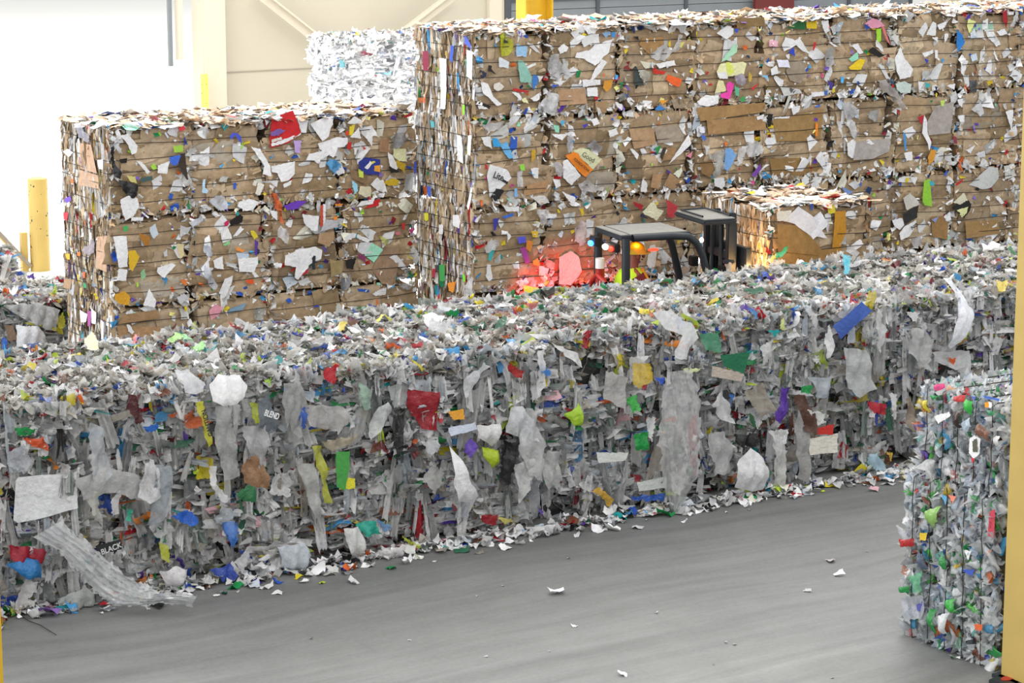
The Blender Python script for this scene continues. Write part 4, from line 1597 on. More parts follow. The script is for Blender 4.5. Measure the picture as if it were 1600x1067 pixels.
F c8c8c8 1040,600 1110,590 1110,700 1060,740 1040,690
F 8a8c90 990,700 1020,700 1030,820 1000,850
@PF 800 400 2.372
F e2e4e6 490,200 560,190 660,260 665,300 620,375 575,370 610,290 540,260
F e8f0b8 608,410 685,408 640,430
F d8b82a 430,390 490,390 500,450 440,480 420,460
F 3fb04a 400,520 440,510 450,560 420,570
F 1fa04a 430,650 480,640 480,710 430,710
F 2f5ac8 505,440 540,440 530,475
F f0f0f0 470,590 510,590 490,680 480,640
Pgreen_carton 1f6a48 750,360 860,350 840,430 760,400
P b8aca0 720,400 840,430 830,460 720,440
F 4a8a6a 680,280 740,280 750,350 690,340
F 1fa8a8 925,270 975,270 950,295
F d8e48a 975,220 990,270 965,260
F 4a90c8 850,180 885,200 880,230
F 5a2ea0 975,480 1010,480 1000,560 960,615 945,580 970,540
F 2fa85a 1040,475 1085,470 1085,500 1045,500
F 5a3a2c 1025,510 1060,510 1105,600 1100,655 1060,640
F f0f0ec 1060,560 1140,575 1110,625 1090,590
F e4e4e6 715,540 750,480 780,560 800,610 750,600
B eaeaec 800,760 850,700 900,740 920,850 870,860 800,850
F f0f0f0 930,640 1000,635 990,680 960,700
F dcdcd8 950,700 990,710 985,870 940,880
F b0a698 840,500 900,460 950,560 900,590
F 3f80d8 780,505 805,505 790,550
F 1c1c1c 790,650 880,650 890,700 820,700
Pcarton_panel d8d4c8 1075,670 1186,650 1186,720 1080,730
P c03028 1110,630 1170,615 1165,655 1110,655
P d0d2ce 290,720 410,720 400,750 300,760
P c8ccc8 440,830 550,810 550,850 450,865
F e0b02a 265,860 300,845 350,890 340,920 300,880
F 3f6ac8 415,880 550,870 550,900 420,895
F 6a48b8 70,910 90,940 80,955
P a08a74 400,960 470,930 470,975 420,985
F c8c8c8 700,650 760,640 800,720 790,800 740,800 710,720
F d4d4d4 0,560 60,560 100,690 90,830 40,800 0,700
F c0bebc 330,420 400,440 390,560 320,520
F bcbcbc 1080,180 1110,230 1090,260
F d8d8d8 900,330 940,300 940,370 905,400
@PF 1200 350 2.37
Sblue_box 3f5fb0 212,370 320,280 358,315 240,420
Bwhite_bag f4f6fc 625,195 650,190 665,270 708,330 690,400 650,455 625,430 630,350 650,280
F d0d4d4 255,450 340,460 365,600 310,635 275,600
F f0f0f0 195,365 210,370 215,450 190,490
F d8d8d8 380,300 410,380 390,470 370,400
F b82030 340,650 410,660 405,700 365,690
F d4d4d4 590,470 720,460 720,560 680,540 600,500
F d8602a 640,490 670,490 660,520
F f0f0f0 490,320 540,320 520,360
F b8d8e8 340,850 380,840 420,900 380,905 345,880
F e0b83a 410,835 440,840 430,870
F ececec 430,620 450,620 445,720 435,700
F 3f48a0 372,645 385,650 382,740 374,735
B 8a8c8c 410,910 500,915 490,930 400,930
F c0c8d0 130,560 215,560 200,630 160,640
F c8c8c8 500,380 560,380 590,470 540,530 500,470
F 9a8a7a 480,640 510,620 520,780 490,740
F d0d0d0 555,680 590,660 600,780 560,800
F b4b2b0 80,700 130,760 130,960 90,930
F dcdcdc 0,760 40,760 45,900 10,970
@PT 1200 350 2.37
F 3fb8d0 275,145 305,145 302,180 285,187
F f0f0ee 790,90 830,84 862,92 850,108 800,110
F d8c02a 840,225 890,230 880,252 850,250
F 2fa06a 30,118 75,105 62,125 30,140
F d8c83a 5,152 28,122 34,130 15,160
@PT 80 440 6.667
F a8e078 1210,640 1300,605 1380,610 1350,650 1260,655
F 8ad890 1380,620 1480,640 1460,680 1380,660
F 8fd870 1440,690 1600,720 1600,780 1500,760
F e06a68 840,690 870,620 900,610 890,660
F e4e8b4 340,650 430,620 500,700 470,750 380,740
F a83038 800,980 880,940 1040,925 1060,960 940,975 850,1000
@PT 400 450 2.372
F f0f0f2 620,112 700,120 682,162 625,150
F d8d83a 440,125 500,112 505,122 450,135
F b0202a 330,180 345,190 325,202
F d8c02a 305,148 335,150 330,162 308,160
F 30303a 100,160 180,130 190,140 110,170
@QF 0 270 3.68
F d8dadc 0,760 200,740 330,780 300,900 200,880 100,800
F e0da3a 90,845 200,862 350,925 345,885 200,875
F e0da3a 310,830 350,790 362,880 320,890
B f0f2f8 80,870 200,870 260,960 200,1000 80,990
P 8a7460 10,870 60,870 90,950 40,960
F 3f70d0 0,940 30,960 20,1010 0,1000
F 2f9a60 0,1000 30,1000 20,1040
F c8c8c8 210,780 290,770 300,870 240,900
@BL 1400 580 5.93
B f05a98 405,115 490,110 490,150 430,175
B e0b090 500,130 570,120 600,160 540,170
B e8d83a 305,260 350,260 355,370 340,375
B 1f9a50 370,210 460,220 400,260 380,260
B d8484a 590,230 680,210 685,280 600,270
B 3a2420 575,370 680,350 660,520 620,510
B 3fc04a 690,250 765,270 770,350 740,400 700,330
P f0f0f0 735,620 780,585 830,620 820,760 770,800 730,750
P 5a5c4a 760,640 800,610 810,740 770,740
P d82a38 745,795 780,800 765,845
B 8a5f4a 800,470 880,480 950,560 940,640 860,590
P f0a02a 865,280 910,280 905,330 870,330
P f0f0f0 905,280 935,280 930,330 905,330
B 3f9a6a 870,345 960,360 960,400 900,390
P 4a70c8 850,215 1000,250 1000,270 870,240
P 5a68c8 725,215 790,230 770,260
P f0f0f0 400,410 540,370 560,400 440,480
B f0f0f0 955,600 1005,590 1005,670 970,690
B c8d8e8 660,470 740,420 760,500 700,580
@BL 1350 560 2.104
B 9fd070 230,500 275,480 270,530 245,560
B 2fa050 137,745 165,745 165,765 139,765
F 7fd0a0 170,715 215,690 205,765 175,760
B c83030 138,590 185,588 185,612 138,612
P f0f0f0 145,700 175,690 180,715 150,720
F c0c4cc 140,780 215,775 215,855 145,855
P 5a5aa8 160,820 215,790 215,825 165,832
B 2f9a4a 270,640 290,660 290,695 275,690
B 3fb84a 290,790 315,785 325,830 290,830
B 2f9a4a 235,820 255,820 265,905 245,895
P c84858 430,500 450,495 445,585 425,580
P f0f0f0 345,625 370,630 360,660
P 3f5ab8 335,690 380,690 375,712
P f0f0f0 295,985 335,975 330,1015 300,1010
B 2fa050 305,1010 330,1010 320,1030
P e06a3a 380,870 410,870 405,890 385,890
B 5a6a80 195,625 215,640 230,690 210,690
B eceef0 270,840 300,830 295,900 270,900
P e0c03a 200,570 225,570 220,595 200,595
P 6ab0e0 270,445 290,450 285,480
P f09078 295,445 320,450 310,475
'''
NAMES = {'P': 'paper_scrap', 'C': 'cardboard_flap', 'F': 'film_scrap', 'B': 'plastic_wrapper', 'S': 'plastic_sheet'}  # the near-black outline on a bale joint paints the gap's shade, not paper


def bale_at(face, p):
    x, y, z = p
    if face in ('TF', 'TL'):
        k = 0 if face == 'TL' else int(np.clip((x - 15.5) // 1.105, 0, 8))
        return BALES[('T', k, int(np.clip(z // T, 0, 3)))]
    if face in ('LF', 'LL'):
        k = 0 if face == 'LL' else int(np.clip((x - 11.3) // 1.045, 0, 3))
        return BALES[('L', k, int(np.clip(z // T, 0, 2)))]
    if face == 'PT':
        k = int(np.clip((x - P0) // PW, 0, 12))
        return BALES[('P', k, 1, 0 if y < 22.1 else 1)]
    if face == 'PF':
        return BALES[('P', int(np.clip((x - P0) // PW, 0, 12)), int(np.clip(z // PH, 0, 1)), 0)]
    if face == 'QF':
        return BALES[('Q', 0)]
    return BALES[('B', int(np.clip(np.searchsorted(zt, z) - 1, 0, 2)))]


FACE = {'TF': (on_y, 27.07, (0, -1, 0)), 'TL': (on_x, 15.5, (-1, 0, 0)), 'LF': (on_y, 28.5, (0, -1, 0)),
        'LL': (on_x, 11.3, (-1, 0, 0)), 'PF': (on_y, 20.64, (0, -1, 0)), 'BL': (on_x, 13.5, (-1, 0, 0)), 'QF': (on_y, BY - .02, (0, -1, 0)), 'PT': (on_z, 1.84, (0, 0, 1))}


def outline_mesh(name, pts3, nrm, kind, col, mat, root, off, cuts):
    bm = bmesh.new()
    vs = [bm.verts.new(Vector(p)) for p in pts3]
    f = bm.faces.new(vs)
    size = max((a.co - b.co).length for a in vs for b in vs)
    bmesh.ops.triangulate(bm, faces=[f])
    step = max(size / 9, .022)
    for _ in range(cuts):
        lg = [e for e in bm.edges if e.calc_length() > step]
        if not lg:
            break
        bmesh.ops.subdivide_edges(bm, edges=lg, cuts=1)
        bmesh.ops.triangulate(bm, faces=[x for x in bm.faces if len(x.verts) > 3])
    nrm = Vector(nrm)
    up = Vector((0, 0, 1)) if abs(nrm.z) < .5 else Vector((0, 1, 0))
    side = nrm.cross(up).normalized()
    ph = [random.uniform(0, 6.3) for _ in range(4)]
    cen = sum((v.co for v in bm.verts), Vector()) / len(bm.verts)
    edge = {v for e in bm.edges if len(e.link_faces) == 1 for v in e.verts}
    amp = {'P': .005, 'C': .003, 'F': .02, 'B': .016, 'S': .01}[kind] * min(1, .35 + size * 1.6)
    fq = {'P': 14, 'C': 9, 'F': 38, 'B': 45, 'S': 16}[kind]
    tw = (random.uniform(-.1, .1), random.uniform(-.1, .1)) if kind in 'FB' else (random.uniform(-.04, .04), random.uniform(-.04, .04))
    for v in bm.verts:
        d = v.co - cen
        a, b = d.dot(side), d.dot(up)
        h = amp * (math.sin(a * fq + ph[0] + b * 9) + .6 * math.sin(b * fq * .6 + ph[1]) + random.uniform(-.4, .4))
        if kind in 'FB':
            h += amp * 1.3 * (abs(math.sin(a * fq * .45 + b * 7 + ph[2])) + .6 * abs(math.sin(a * 23 - b * 15 + ph[3])) - .8)
        h += tw[0] * a + tw[1] * b
        if kind == 'B':
            rr = min(1, math.hypot(a, b) / (size * .5))
            h += .28 * size * (1 - rr * rr) + (-.01 if v in edge else 0)
        if v in edge and kind in 'FBP':
            q = .011 if kind == 'F' else .005
            v.co += side * random.uniform(-q, q) + up * random.uniform(-q, q)
        v.co += nrm * (off + h)
        v.co.z = max(v.co.z, .012)
    inv = Matrix.Translation(root.location) @ Matrix.Rotation(root.rotation_euler[2], 4, 'Z')
    bm.transform(inv.inverted())
    me = bpy.data.meshes.new(name)
    bm.to_mesh(me)
    bm.free()
    at = me.color_attributes.new('tint', 'FLOAT_COLOR', 'POINT')
    at.data.foreach_set('color', np.tile(np.array(col, np.float32), len(me.vertices)))
    for p in me.polygons:
        p.use_smooth = kind in 'FBS'
    me.materials.append(mat)
    return link(bpy.data.objects.new(name, me), root)


SPOT = {}
fc = None
count = {}
for line in TRACED.strip().splitlines():
    a = line.split()
    if line[0] == '@':
        fc, ox, oy, sc_ = a[0][1:], float(a[1]), float(a[2]), float(a[3])
        continue
    kind, nm = a[0][0], a[0][1:]
    fn, pl, nrm = FACE[fc]
    px = [tuple(float(t) for t in q.split(',')) for q in a[2:]]
    base_off = {'TF': .034, 'LF': .034, 'TL': .02, 'LL': .02, 'PF': .1, 'BL': .05, 'QF': .08, 'PT': .03}[fc]
    # later pieces of one group of overlapping scraps lie on top of the earlier
    count[fc] = count.get(fc, 0) + 1
    off = base_off + {'C': -.012, 'P': 0, 'F': .004, 'B': 0, 'S': .02}[kind] + (count[fc] % 12) * .0012
    pts3 = [fn(ox + x / sc_, oy + y / sc_, pl) for x, y in px]
    if nm == 'green_box' or fc in ('TF', 'LF') and kind == 'P':
        pass
    root = bale_at(fc, np.mean(pts3, axis=0))
    col = hx(W_ if a[1] == 'w' else a[1])
    if kind == 'C':
        col = (col[0] * .96, col[1] * 1.0, col[2] * 1.2)
    alpha = 1.0
    if kind == 'F' and sum(col[:3]) > .9:
        alpha = .8
    col = (col[0], col[1], col[2], alpha)
    mat = {'P': M_PAPER, 'C': M_CARD, 'F': M_FILM, 'B': M_FILM, 'S': M_FILM}[kind] if fc != 'BL' or kind == 'P' else M_BOTTLE
    o = outline_mesh(nm or NAMES[kind], pts3, nrm, kind, col, mat, root, off, 9)
    SPOT[nm] = o

for nm, lab in (('red_carton', 'red carton with white panels'), ('printed_sack', 'cream and orange printed sack'), ('green_box', 'green and white printed box'),
                ('newspaper', 'folded newspaper sheet'), ('white_sheet', 'large smooth white plastic sheet'), ('caution_tape', 'yellow caution tape'),
                ('coffee_bag', 'grey foil bag with a white printed word'), ('white_bag', 'white carrier bag'), ('blue_box', 'glossy blue box wrapper'),
                ('black_carton', 'black printed carton'), ('green_carton', 'dark green drink carton'), ('carton_panel', 'pale printed carton panel')):
    if nm in SPOT:
        SPOT[nm]['label'] = lab

# ---------------------------------------------------------------- long drapes of clear film
def drape(name, left, right, Yl, bale, col, folds=5, amp=.03, mat=None):
    n = len(left)
    m = 34
    t = np.linspace(0, n - 1, n * 9)
    L = np.array([[np.interp(s, range(n), [q[i] for q in left]) for i in (0, 1)] for s in t])
    R = np.array([[np.interp(s, range(n), [q[i] for q in right]) for i in (0, 1)] for s in t])
    Y = np.interp(t, range(n), Yl)
    P = np.zeros((1, len(t), m, 3))
    for i in range(len(t)):
        for j in range(m):
            q = j / (m - 1)
            px = L[i] * (1 - q) + R[i] * q
            if j in (0, m - 1):
                px = px + rng.normal(0, 2.2, 2)
            e = (math.sin(q * folds * 5.1 + i * .09 + 1) + .7 * math.sin(q * folds * 11.3 - i * .17) + .8 * math.sin(q * folds * 2.3 + i * .31))
            w = on_y(px[0], px[1], Y[i] - amp * .6 * e - .05 * math.sin(q * 3.14) + rng.normal(0, .006))
            if w[2] < .02:
                w = on_z(px[0], px[1], .02 + .03 * abs(math.sin(q * 9 + i * .3)))
            P[0, i, j] = w
    P -= np.array(bale.location)
    bt = Batch()
    bt.grids(P, np.array([col]))
    return bt.build(name, mat or M_FILM, bale)


def zz(l, ox, oy, s):
    return [(ox + x / s, oy + y / s) for x, y in l]


M_BUBBLE = tinted('bubble_wrap', .16, 1.0, 45, alpha=True, mottling=.12, spec=1.0)
o = drape('bubble_wrap_sheet', zz([(250, 300), (450, 400), (560, 520), (680, 660), (800, 770), (900, 830), (1080, 835), (1240, 810), (1500, 825)], 0, 780, 5),
      zz([(480, 170), (660, 330), (790, 420), (900, 530), (1020, 620), (1180, 690), (1250, 730), (1400, 735), (1540, 755)], 0, 780, 5),
      [20.5, 20.4, 20.33, 20.28, 20.2, 20.1, 20.0, 19.9, 19.8], BALES[('P', 1, 0, 0)], (.8, .82, .84, .62), 3, .022, M_BUBBLE)
o['label'] = 'silvery bubble wrap trailing onto the floor'
drape('clear_film_drape', zz([(575, 430), (555, 560), (545, 700), (560, 830), (590, 945)], 800, 400, 2.372),
      zz([(660, 420), (695, 520), (700, 650), (690, 800), (620, 945)], 800, 400, 2.372),
      [20.52, 20.46, 20.43, 20.44, 20.48], BALES[('P', 7, 0, 0)], (.78, .78, .78, .5), 2.3, .016)

# ---------------------------------------------------------------- printed words on the wrappers
def words(text, px, py, hpx, rot, col, face, off, parent, name='printed_words', bold=True, sx=1.0):
    fn, pl, nrm = FACE[face]
    p = fn(px, py, pl)
    q = fn(px, py + 10, pl)
    size = abs(p[2] - q[2]) / 10 * hpx * 1.35
    cu = bpy.data.curves.new(name, 'FONT')
    cu.body = text
    cu.size = size
    cu.align_x = 'CENTER'
    cu.align_y = 'CENTER'
    cu.extrude = .001
    cu.offset = size * .02 if bold else 0
    tmp = bpy.data.objects.new('tmp', cu)
    COL.objects.link(tmp)
    dg = bpy.context.evaluated_depsgraph_get()
    me = bpy.data.meshes.new_from_object(tmp.evaluated_get(dg))
    bpy.data.objects.remove(tmp)
    me.name = name
    M = Matrix.Rotation(math.radians(90), 4, 'X') @ Matrix.Rotation(math.radians(rot), 4, 'Z') @ Matrix.Diagonal((sx, 1, 1, 1))
    root = parent
    w = Vector(p) + Vector(nrm) * off
    me.transform(Matrix.Translation(w - root.location) @ M)
    me.materials.clear()
    me.materials.append(simple('print_' + text.lower(), col, .6))
    return link(bpy.data.objects.new(name, me), root)


def B_(o):
    return o.parent


words('Lite', 630 + 962 / 6.667, 160 + 765 / 6.667, 11, -22, '#26262a', 'TF', .075, BALES[('T', 0, 2)], sx=.85)
words('Good', 840 + 460 / 6.154, 170 + 462 / 6.154, 8, -30, '#2a2a20', 'TF', .075, BALES[('T', 1, 2)], bold=False)
words('FOUNDATIONS', 840 + 395 / 6.154, 170 + 535 / 6.154, 4.5, -38, '#5a3010', 'TF', .075, BALES[('T', 1, 2)], sx=.8)
words('BLEND', 801 / 1.95, 520 + 238 / 1.95, 10, -22, '#e8e8e8', 'PF', .19, BALES[('P', 3, 1, 0)], sx=.62)
words('BLACK', 317 / 1.95, 520 + 644 / 1.95, 9, 13, '#cfcfcf', 'PF', .17, BALES[('P', 1, 0, 0)], sx=.9)
words('CAUTION', 606 / 1.95, 520 + 262 / 1.95, 8, 105, '#222222', 'PF', .19, BALES[('P', 2, 1, 0)], sx=.9)
words('NO', 1290 + 690 / 5.161, 260 + 478 / 5.161, 6, 28, '#222222', 'TF', .075, BALES[('T', 6, 1)])
words('CAUTION', 48, 508, 5, -12, '#2a2a10', 'QF', .15, BALES[('Q', 0)], sx=.8)

# ---------------------------------------------------------------- forklift
FK = empty('forklift', (16.55, 24.85, 0), math.radians(-9))
tag(FK, 'dark grey forklift driving between the stacks with a cardboard bale held high', 'forklift')
R = .42


def fk(name, bm, mat, smooth=False, parent=None):
    return fin(name, bm, mat, parent or FK, smooth=smooth)


def rbox(name, lo, hi, mat, bv=.02, parent=None):
    return boxm(name, lo, hi, mat, parent or FK, bv)


def ptube(name, pts, r, mat, parent=None, sides=10, taper=None):
    bt = Batch()
    tube(bt, pts, taper if taper is not None else r, (0.1, 0.1, 0.1, 1), sides=sides)
    return bt.build(name, mat, parent or FK)


rbox('counterweight', (-1.1, -.5, .25), (-.55, .5, 1.12), M_DARK, .08)
rbox('chassis', (-.6, -.5, .28), (.75, .5, .62), M_DARK, .04)
rbox('engine_hood', (-.6, -.42, .62), (.05, .42, .98), M_DARK, .05)
rbox('seat_base', (-.35, -.24, .98), (.1, .24, 1.1), M_BLACK, .04)
rbox('backrest', (-.45, -.24, 1.05), (-.33, .24, 1.5), M_BLACK, .04)
rbox('dashboard', (.5, -.35, .62), (.72, .35, 1.12), M_DARK, .03)
# overhead guard: ribbed roof plate and four pillars, front ones swept forward
rp = rbox('roof_plate', (-.43, -.4, 2.07), (.47, .42, 2.13), M_DARK, .012)
rbox('roof_panel', (-.3, -.36, 2.125), (.43, .39, 2.14), M_ROOF, .004)
rbox('roof_panel', (-.42, -.36, 2.125), (-.325, .39, 2.14), M_ROOF, .004)
for s in (-1, 1):
    ptube('guard_pillar', [(-.38, s * .4, 2.1), (-.38, s * .41, 1.6), (-.36, s * .42, 1.1), (-.36, s * .42, .7)], .05, M_DARK)
    ptube('guard_pillar', [(-.3, s * .41, 2.1), (.2, s * .41, 2.1), (.42, s * .41, 2.08), (.53, s * .41, 2.0), (.6, s * .42, 1.86), (.7, s * .43, 1.5), (.8, s * .45, 1.0), (.84, s * .45, .62)], .045, M_DARK)
ptube('steering_wheel', [(.38 + .17 * math.cos(a) * .5, .17 * math.sin(a), 1.28 + .17 * math.cos(a) * .8) for a in np.linspace(0, 6.283, 19)], .014, M_BLACK, sides=6)
ptube('steering_column', [(.62, 0, 1.0), (.4, 0, 1.27)], .03, M_BLACK)
for (x, rad, hw) in ((.55, .34, .16), (-.75, .27, .13)):
    for s in (-1, 1):
        bm = bmesh.new()
        bmesh.ops.create_cone(bm, cap_ends=True, segments=32, radius1=rad, radius2=rad, depth=hw * 1.3, matrix=Matrix.Translation((x, s * .5, rad)) @ Matrix.Rotation(math.pi / 2, 4, 'X'))
        bmesh.ops.bevel(bm, geom=[e for e in bm.edges if e.calc_face_angle(0) > 1], offset=.03, segments=2, affect='EDGES')
        wl = fk('wheel', bm, M_BLACK)
        bm = bmesh.new()
        bmesh.ops.create_cone(bm, cap_ends=True, segments=20, radius1=rad * .5, radius2=rad * .5, depth=hw * 1.36, matrix=Matrix.Translation((x, s * .5, rad)) @ Matrix.Rotation(math.pi / 2, 4, 'X'))
        fk('hub', bm, M_YELLOW, parent=wl)
# mast
for s in (-1, 1):
    rbox('mast_rail', (.98, s * .3 - .04, .1), (1.1, s * .3 + .04, 2.2), M_DARK, .01)
    rbox('inner_mast_rail', (1.06, s * .2 - .03, .4), (1.14, s * .2 + .03, 2.3), M_DARK, .01)
    ptube('lift_cylinder', [(1.0, s * .12, .2), (1.0, s * .12, 2.15)], .03, M_DARK)
for z in (.4, 1.2, 1.75):
    rbox('mast_crossbar', (1.0, -.33, z), (1.08, .33, z + .09), M_DARK, .01)
mh = rbox('mast_head', (.62, -.42, 2.2), (1.06, .42, 2.26), M_DARK, .02)
rbox('mast_head_plate', (.64, -.4, 2.255), (1.04, .4, 2.27), M_ROOF, .004)
ptube('mast_head_rim', [(.66, -.3, 2.29), (.66, .3, 2.29), (1.0, .34, 2.29), (1.03, 0, 2.29), (1.0, -.34, 2.29)], .012, M_DARK, sides=6)
rbox('carriage', (1.16, -.45, 1.2), (1.24, .45, 1.9), M_DARK, .01)
for s in (-1, 1):
    rbox('fork', (1.2, s * .3 - .06, 1.19), (2.3, s * .3 + .06, 1.235), M_DARK, .01)
rbox('mirror_bracket', (.86, -.52, 1.74), (.98, -.44, 1.78), M_DARK, .005)
rbox('side_mirror', (.9, -.56, 1.6), (.925, -.42, 1.76), simple('mirror_face', '#dcc8b4', .2), .006)
# lamps
M_LW = simple('white_lamp_lens', '#fff4e0', .2, emit='#fff0d0', estr=14)
M_LR = simple('red_lamp_lens', '#ff2a18', .2, emit='#ff2010', estr=9)
M_LB = simple('blue_lamp_lens', '#2a6aff', .2, emit='#2a78ff', estr=9)


def lamp(name, loc, size, mat, parent=None):
    bm = bmesh.new()
    bmesh.ops.create_uvsphere(bm, u_segments=14, v_segments=8, radius=1, matrix=Matrix.Translation(loc) @ Matrix.Diagonal((size[0], size[1], size[2], 1)))
    return fk(name, bm, mat, True, parent)


rbox('lamp_housing', (-.5, .22, 1.92), (-.42, .4, 2.03), M_BLACK, .01)
lamp('blue_warning_lamp', (-.52, .31, 1.95), (.03, .06, .035), M_LB)
rbox('lamp_housing', (-.5, -.36, 1.93), (-.43, -.1, 2.03), M_BLACK, .01)
lamp('rear_work_lamp', (-.52, -.12, 1.97), (.03, .06, .035), M_LW)
lamp('red_tail_lamp', (-.52, -.28, 1.97), (.03, .055, .03), M_LR)
for s in (-1, 1):
    rbox('headlight_housing', (.84, s * .4 - .06, 1.58), (.93, s * .4 + .06, 1.7), M_BLACK, .01)
    lamp('headlight', (.94, s * .4, 1.64), (.02, .045, .045), M_LW)
    lamp('front_marker_lamp', (.62, s * .36, 2.02), (.025, .025, .03), M_LW)
ptube('gas_bottle', [(-.95, -.3, 1.3), (-.95, .3, 1.3)], .16, M_BLUE, sides=18)
ptube('fire_extinguisher', [(-.48, .12, 1.42), (-.48, .12, 1.5), (-.48, .12, 1.72)], .055, M_RED, sides=12)
ptube('extinguisher_label', [(-.49, .1, 1.68), (-.49, .1, 1.8)], .055, M_WHITE, sides=12)
ptube('red_hose', [(-.5, -.1, 1.52), (-.52, .1, 1.6), (-.5, .3, 1.5), (-.52, .36, 1.3)], .035, M_RED, sides=8)
ptube('blue_canister', [(-.52, .25, 1.12), (-.52, .25, 1.45)], .13, M_BLUE, sides=16)


def pt(name, loc, color, power, size=.08, spot=None, rot=None):
    l = bpy.data.lights.new(name, 'SPOT' if spot else 'POINT')
    l.energy = power
    l.color = color
    l.shadow_soft_size = size
    if spot:
        l.spot_size = math.radians(spot)
        l.spot_blend = .8
    o = bpy.data.objects.new(name, l)
    COL.objects.link(o)
    o.parent = FK
    o.location = loc
    if rot:
        o.rotation_euler = rot
    return o


def aim(o, tgt):
    # tgt in forklift space
    d = Vector(tgt) - Vector(o.location)
    o.rotation_euler = d.to_track_quat('-Z', 'Y').to_euler()


a = pt('tail_glow', (-.62, .5, 1.15), (1, .04, .05), 280, .05, 62)
aim(a, (-.1, 2.2, .8))
a = pt('headlight_beam', (1.24, -.52, 1.62), (1, .55, .2), 30, .03)
a = pt('cab_lamp', (-.1, -.1, 1.98), (1, .25, .12), 1.5, .03)

# ---------------------------------------------------------------- the bale on the forks
r = card_bale((18.8, 25.03, 1.24), 1.5, 1.5, 1.1, 'FLRT', .9, 1.6, 777)
r.rotation_euler = (0, 0, math.radians(-2))
tag(r, 'paper and cardboard bale carried high on the forklift, lit by its headlight', 'bale')
BALES['F'] = r
for kind, colr, px in (('C', '9c7a4a', [(1212, 350), (1250, 352), (1278, 385), (1290, 400), (1212, 392)]), ('P', 'dfe0e6', [(1222, 345), (1245, 322), (1270, 340), (1290, 372), (1265, 368), (1240, 350)]),
                       ('P', 'e6e8f0', [(1256, 350), (1280, 330), (1292, 350), (1268, 374)]), ('P', 'c08a2a', [(1302, 330), (1318, 328), (1320, 360), (1308, 400), (1298, 396), (1304, 360)]),
                       ('C', 'a07d4c', [(1212, 396), (1300, 388), (1318, 402), (1290, 415), (1215, 412)]), ('P', 'd8d4c8', [(1212, 330), (1235, 328), (1230, 345), (1212, 345)]),
                       ('P', 'd8c83a', [(1290, 322), (1302, 320), (1304, 332), (1292, 334)])):
    pts3 = [on_y(x, y, 24.28) for x, y in px]
    outline_mesh(NAMES[kind], pts3, (0, -1, 0), kind, hx(colr), M_CARD if kind == 'C' else M_PAPER, r, .03, 6)


# ---------------------------------------------------------------- driver
def skin_body(name, nodes, edges, mat, parent, sub=2, root_i=0):
    me = bpy.data.meshes.new(name)
    me.from_pydata([n[0] for n in nodes], edges, [])
    o = bpy.data.objects.new(name, me)
    COL.objects.link(o)
    if parent:
        o.parent = parent
    md = o.modifiers.new('skin', 'SKIN')
    md.use_smooth_shade = True
    for i, v in enumerate(me.skin_vertices[0].data):
        rr = nodes[i][1]
        v.radius = (rr, rr) if not hasattr(rr, '__len__') else rr
        v.use_root = i == root_i
    s = o.modifiers.new('sub', 'SUBSURF')
    s.levels = s.render_levels = sub
    me.materials.append(mat)
    return o


DR = empty('person', (16.48, 24.86, 1.1), math.radians(-9))
tag(DR, 'driver seated in the forklift wearing a yellow hard hat and hi-vis vest', 'person')
nodes, edges = [], []


def add(p, r, par=None):
    nodes.append((p, r))
    if par is not None:
        edges.append((par, len(nodes) - 1))
    return len(nodes) - 1


pel = add((-.12, 0, .1), .15)
ch = add((-.1, 0, .32), .15, pel)
sh = add((-.07, 0, .5), .13, ch)
nk = add((-.04, 0, .6), .055, sh)
hd = add((-.01, 0, .7), (.085, .08), nk)
tp = add((-.01, 0, .8), (.075, .075), hd)
for s in (-1, 1):
    u = add((-.06, s * .17, .5), .065, sh)
    el = add((.08, s * .24, .27), .048, u)
    wr = add((.3, s * .16, .22), .032, el)
    pm = add((.36, s * .14, .23), .036, wr)
    for k in range(4):
        f1 = add((.4, s * (.11 + .018 * k), .245), .01, pm)
        f2 = add((.42, s * (.11 + .018 * k), .225), .009, f1)
        add((.405, s * (.11 + .018 * k), .205), .008, f2)
    t1 = add((.36, s * .1, .25), .011, pm)
    add((.39, s * .085, .25), .009, t1)
    hp = add((.0, s * .1, .08), .1, pel)
    kn = add((.4, s * .14, .08), .07, hp)
    an = add((.45, s * .14, -.33), .045, kn)
    add((.56, s * .14, -.4), .04, an)
body = skin_body('body', nodes, edges, M_SKIN, DR)


def vest():
    bt = Batch()
    rings = []
    for z, rx, ry, cx in ((.05, .19, .21, -.12), (.2, .19, .215, -.11), (.35, .185, .22, -.09), (.46, .17, .225, -.07), (.54, .13, .2, -.06), (.585, .08, .1, -.05)):
        a = np.linspace(0, 2 * math.pi, 25)
        rings.append(np.stack([cx + rx * np.cos(a), ry * np.sin(a), np.full(25, z)], -1))
    P = np.array(rings)[None]
    P = P + rng.normal(0, .004, P.shape)
    bt.grids(P, np.array([[0, 0, 0, 1]]))
    return bt.build('safety_vest', M_VEST, DR)


vest()
for s in (-1, 1):
    bt = Batch()
    tube(bt, [(-.1 + .12, s * .1, .57), (.09, s * .12, .45), (.1, s * .12, .1)], .035, (0, 0, 0, 1), sides=8)
    bt.build('vest_band', M_VESTORANGE, DR)
    bt = Batch()
    tube(bt, [(-.06, s * .18, .51), (.0, s * .22, .39), (.08, s * .245, .27), (.2, s * .2, .245), (.29, s * .165, .225)], [.085, .075, .065, .055, .045], (0, 0, 0, 1), sides=12)
    bt.build('sleeve', M_REDCLOTH if s < 0 else M_VEST, DR)
    bt = Batch()
    tube(bt, [(-.05, s * .1, .08), (.2, s * .13, .09), (.42, s * .14, .07), (.45, s * .14, -.1), (.46, s * .14, -.3)], [.12, .1, .085, .075, .065], (0, 0, 0, 1), sides=12)
    bt.build('trouser_leg', M_CLOTH, DR)
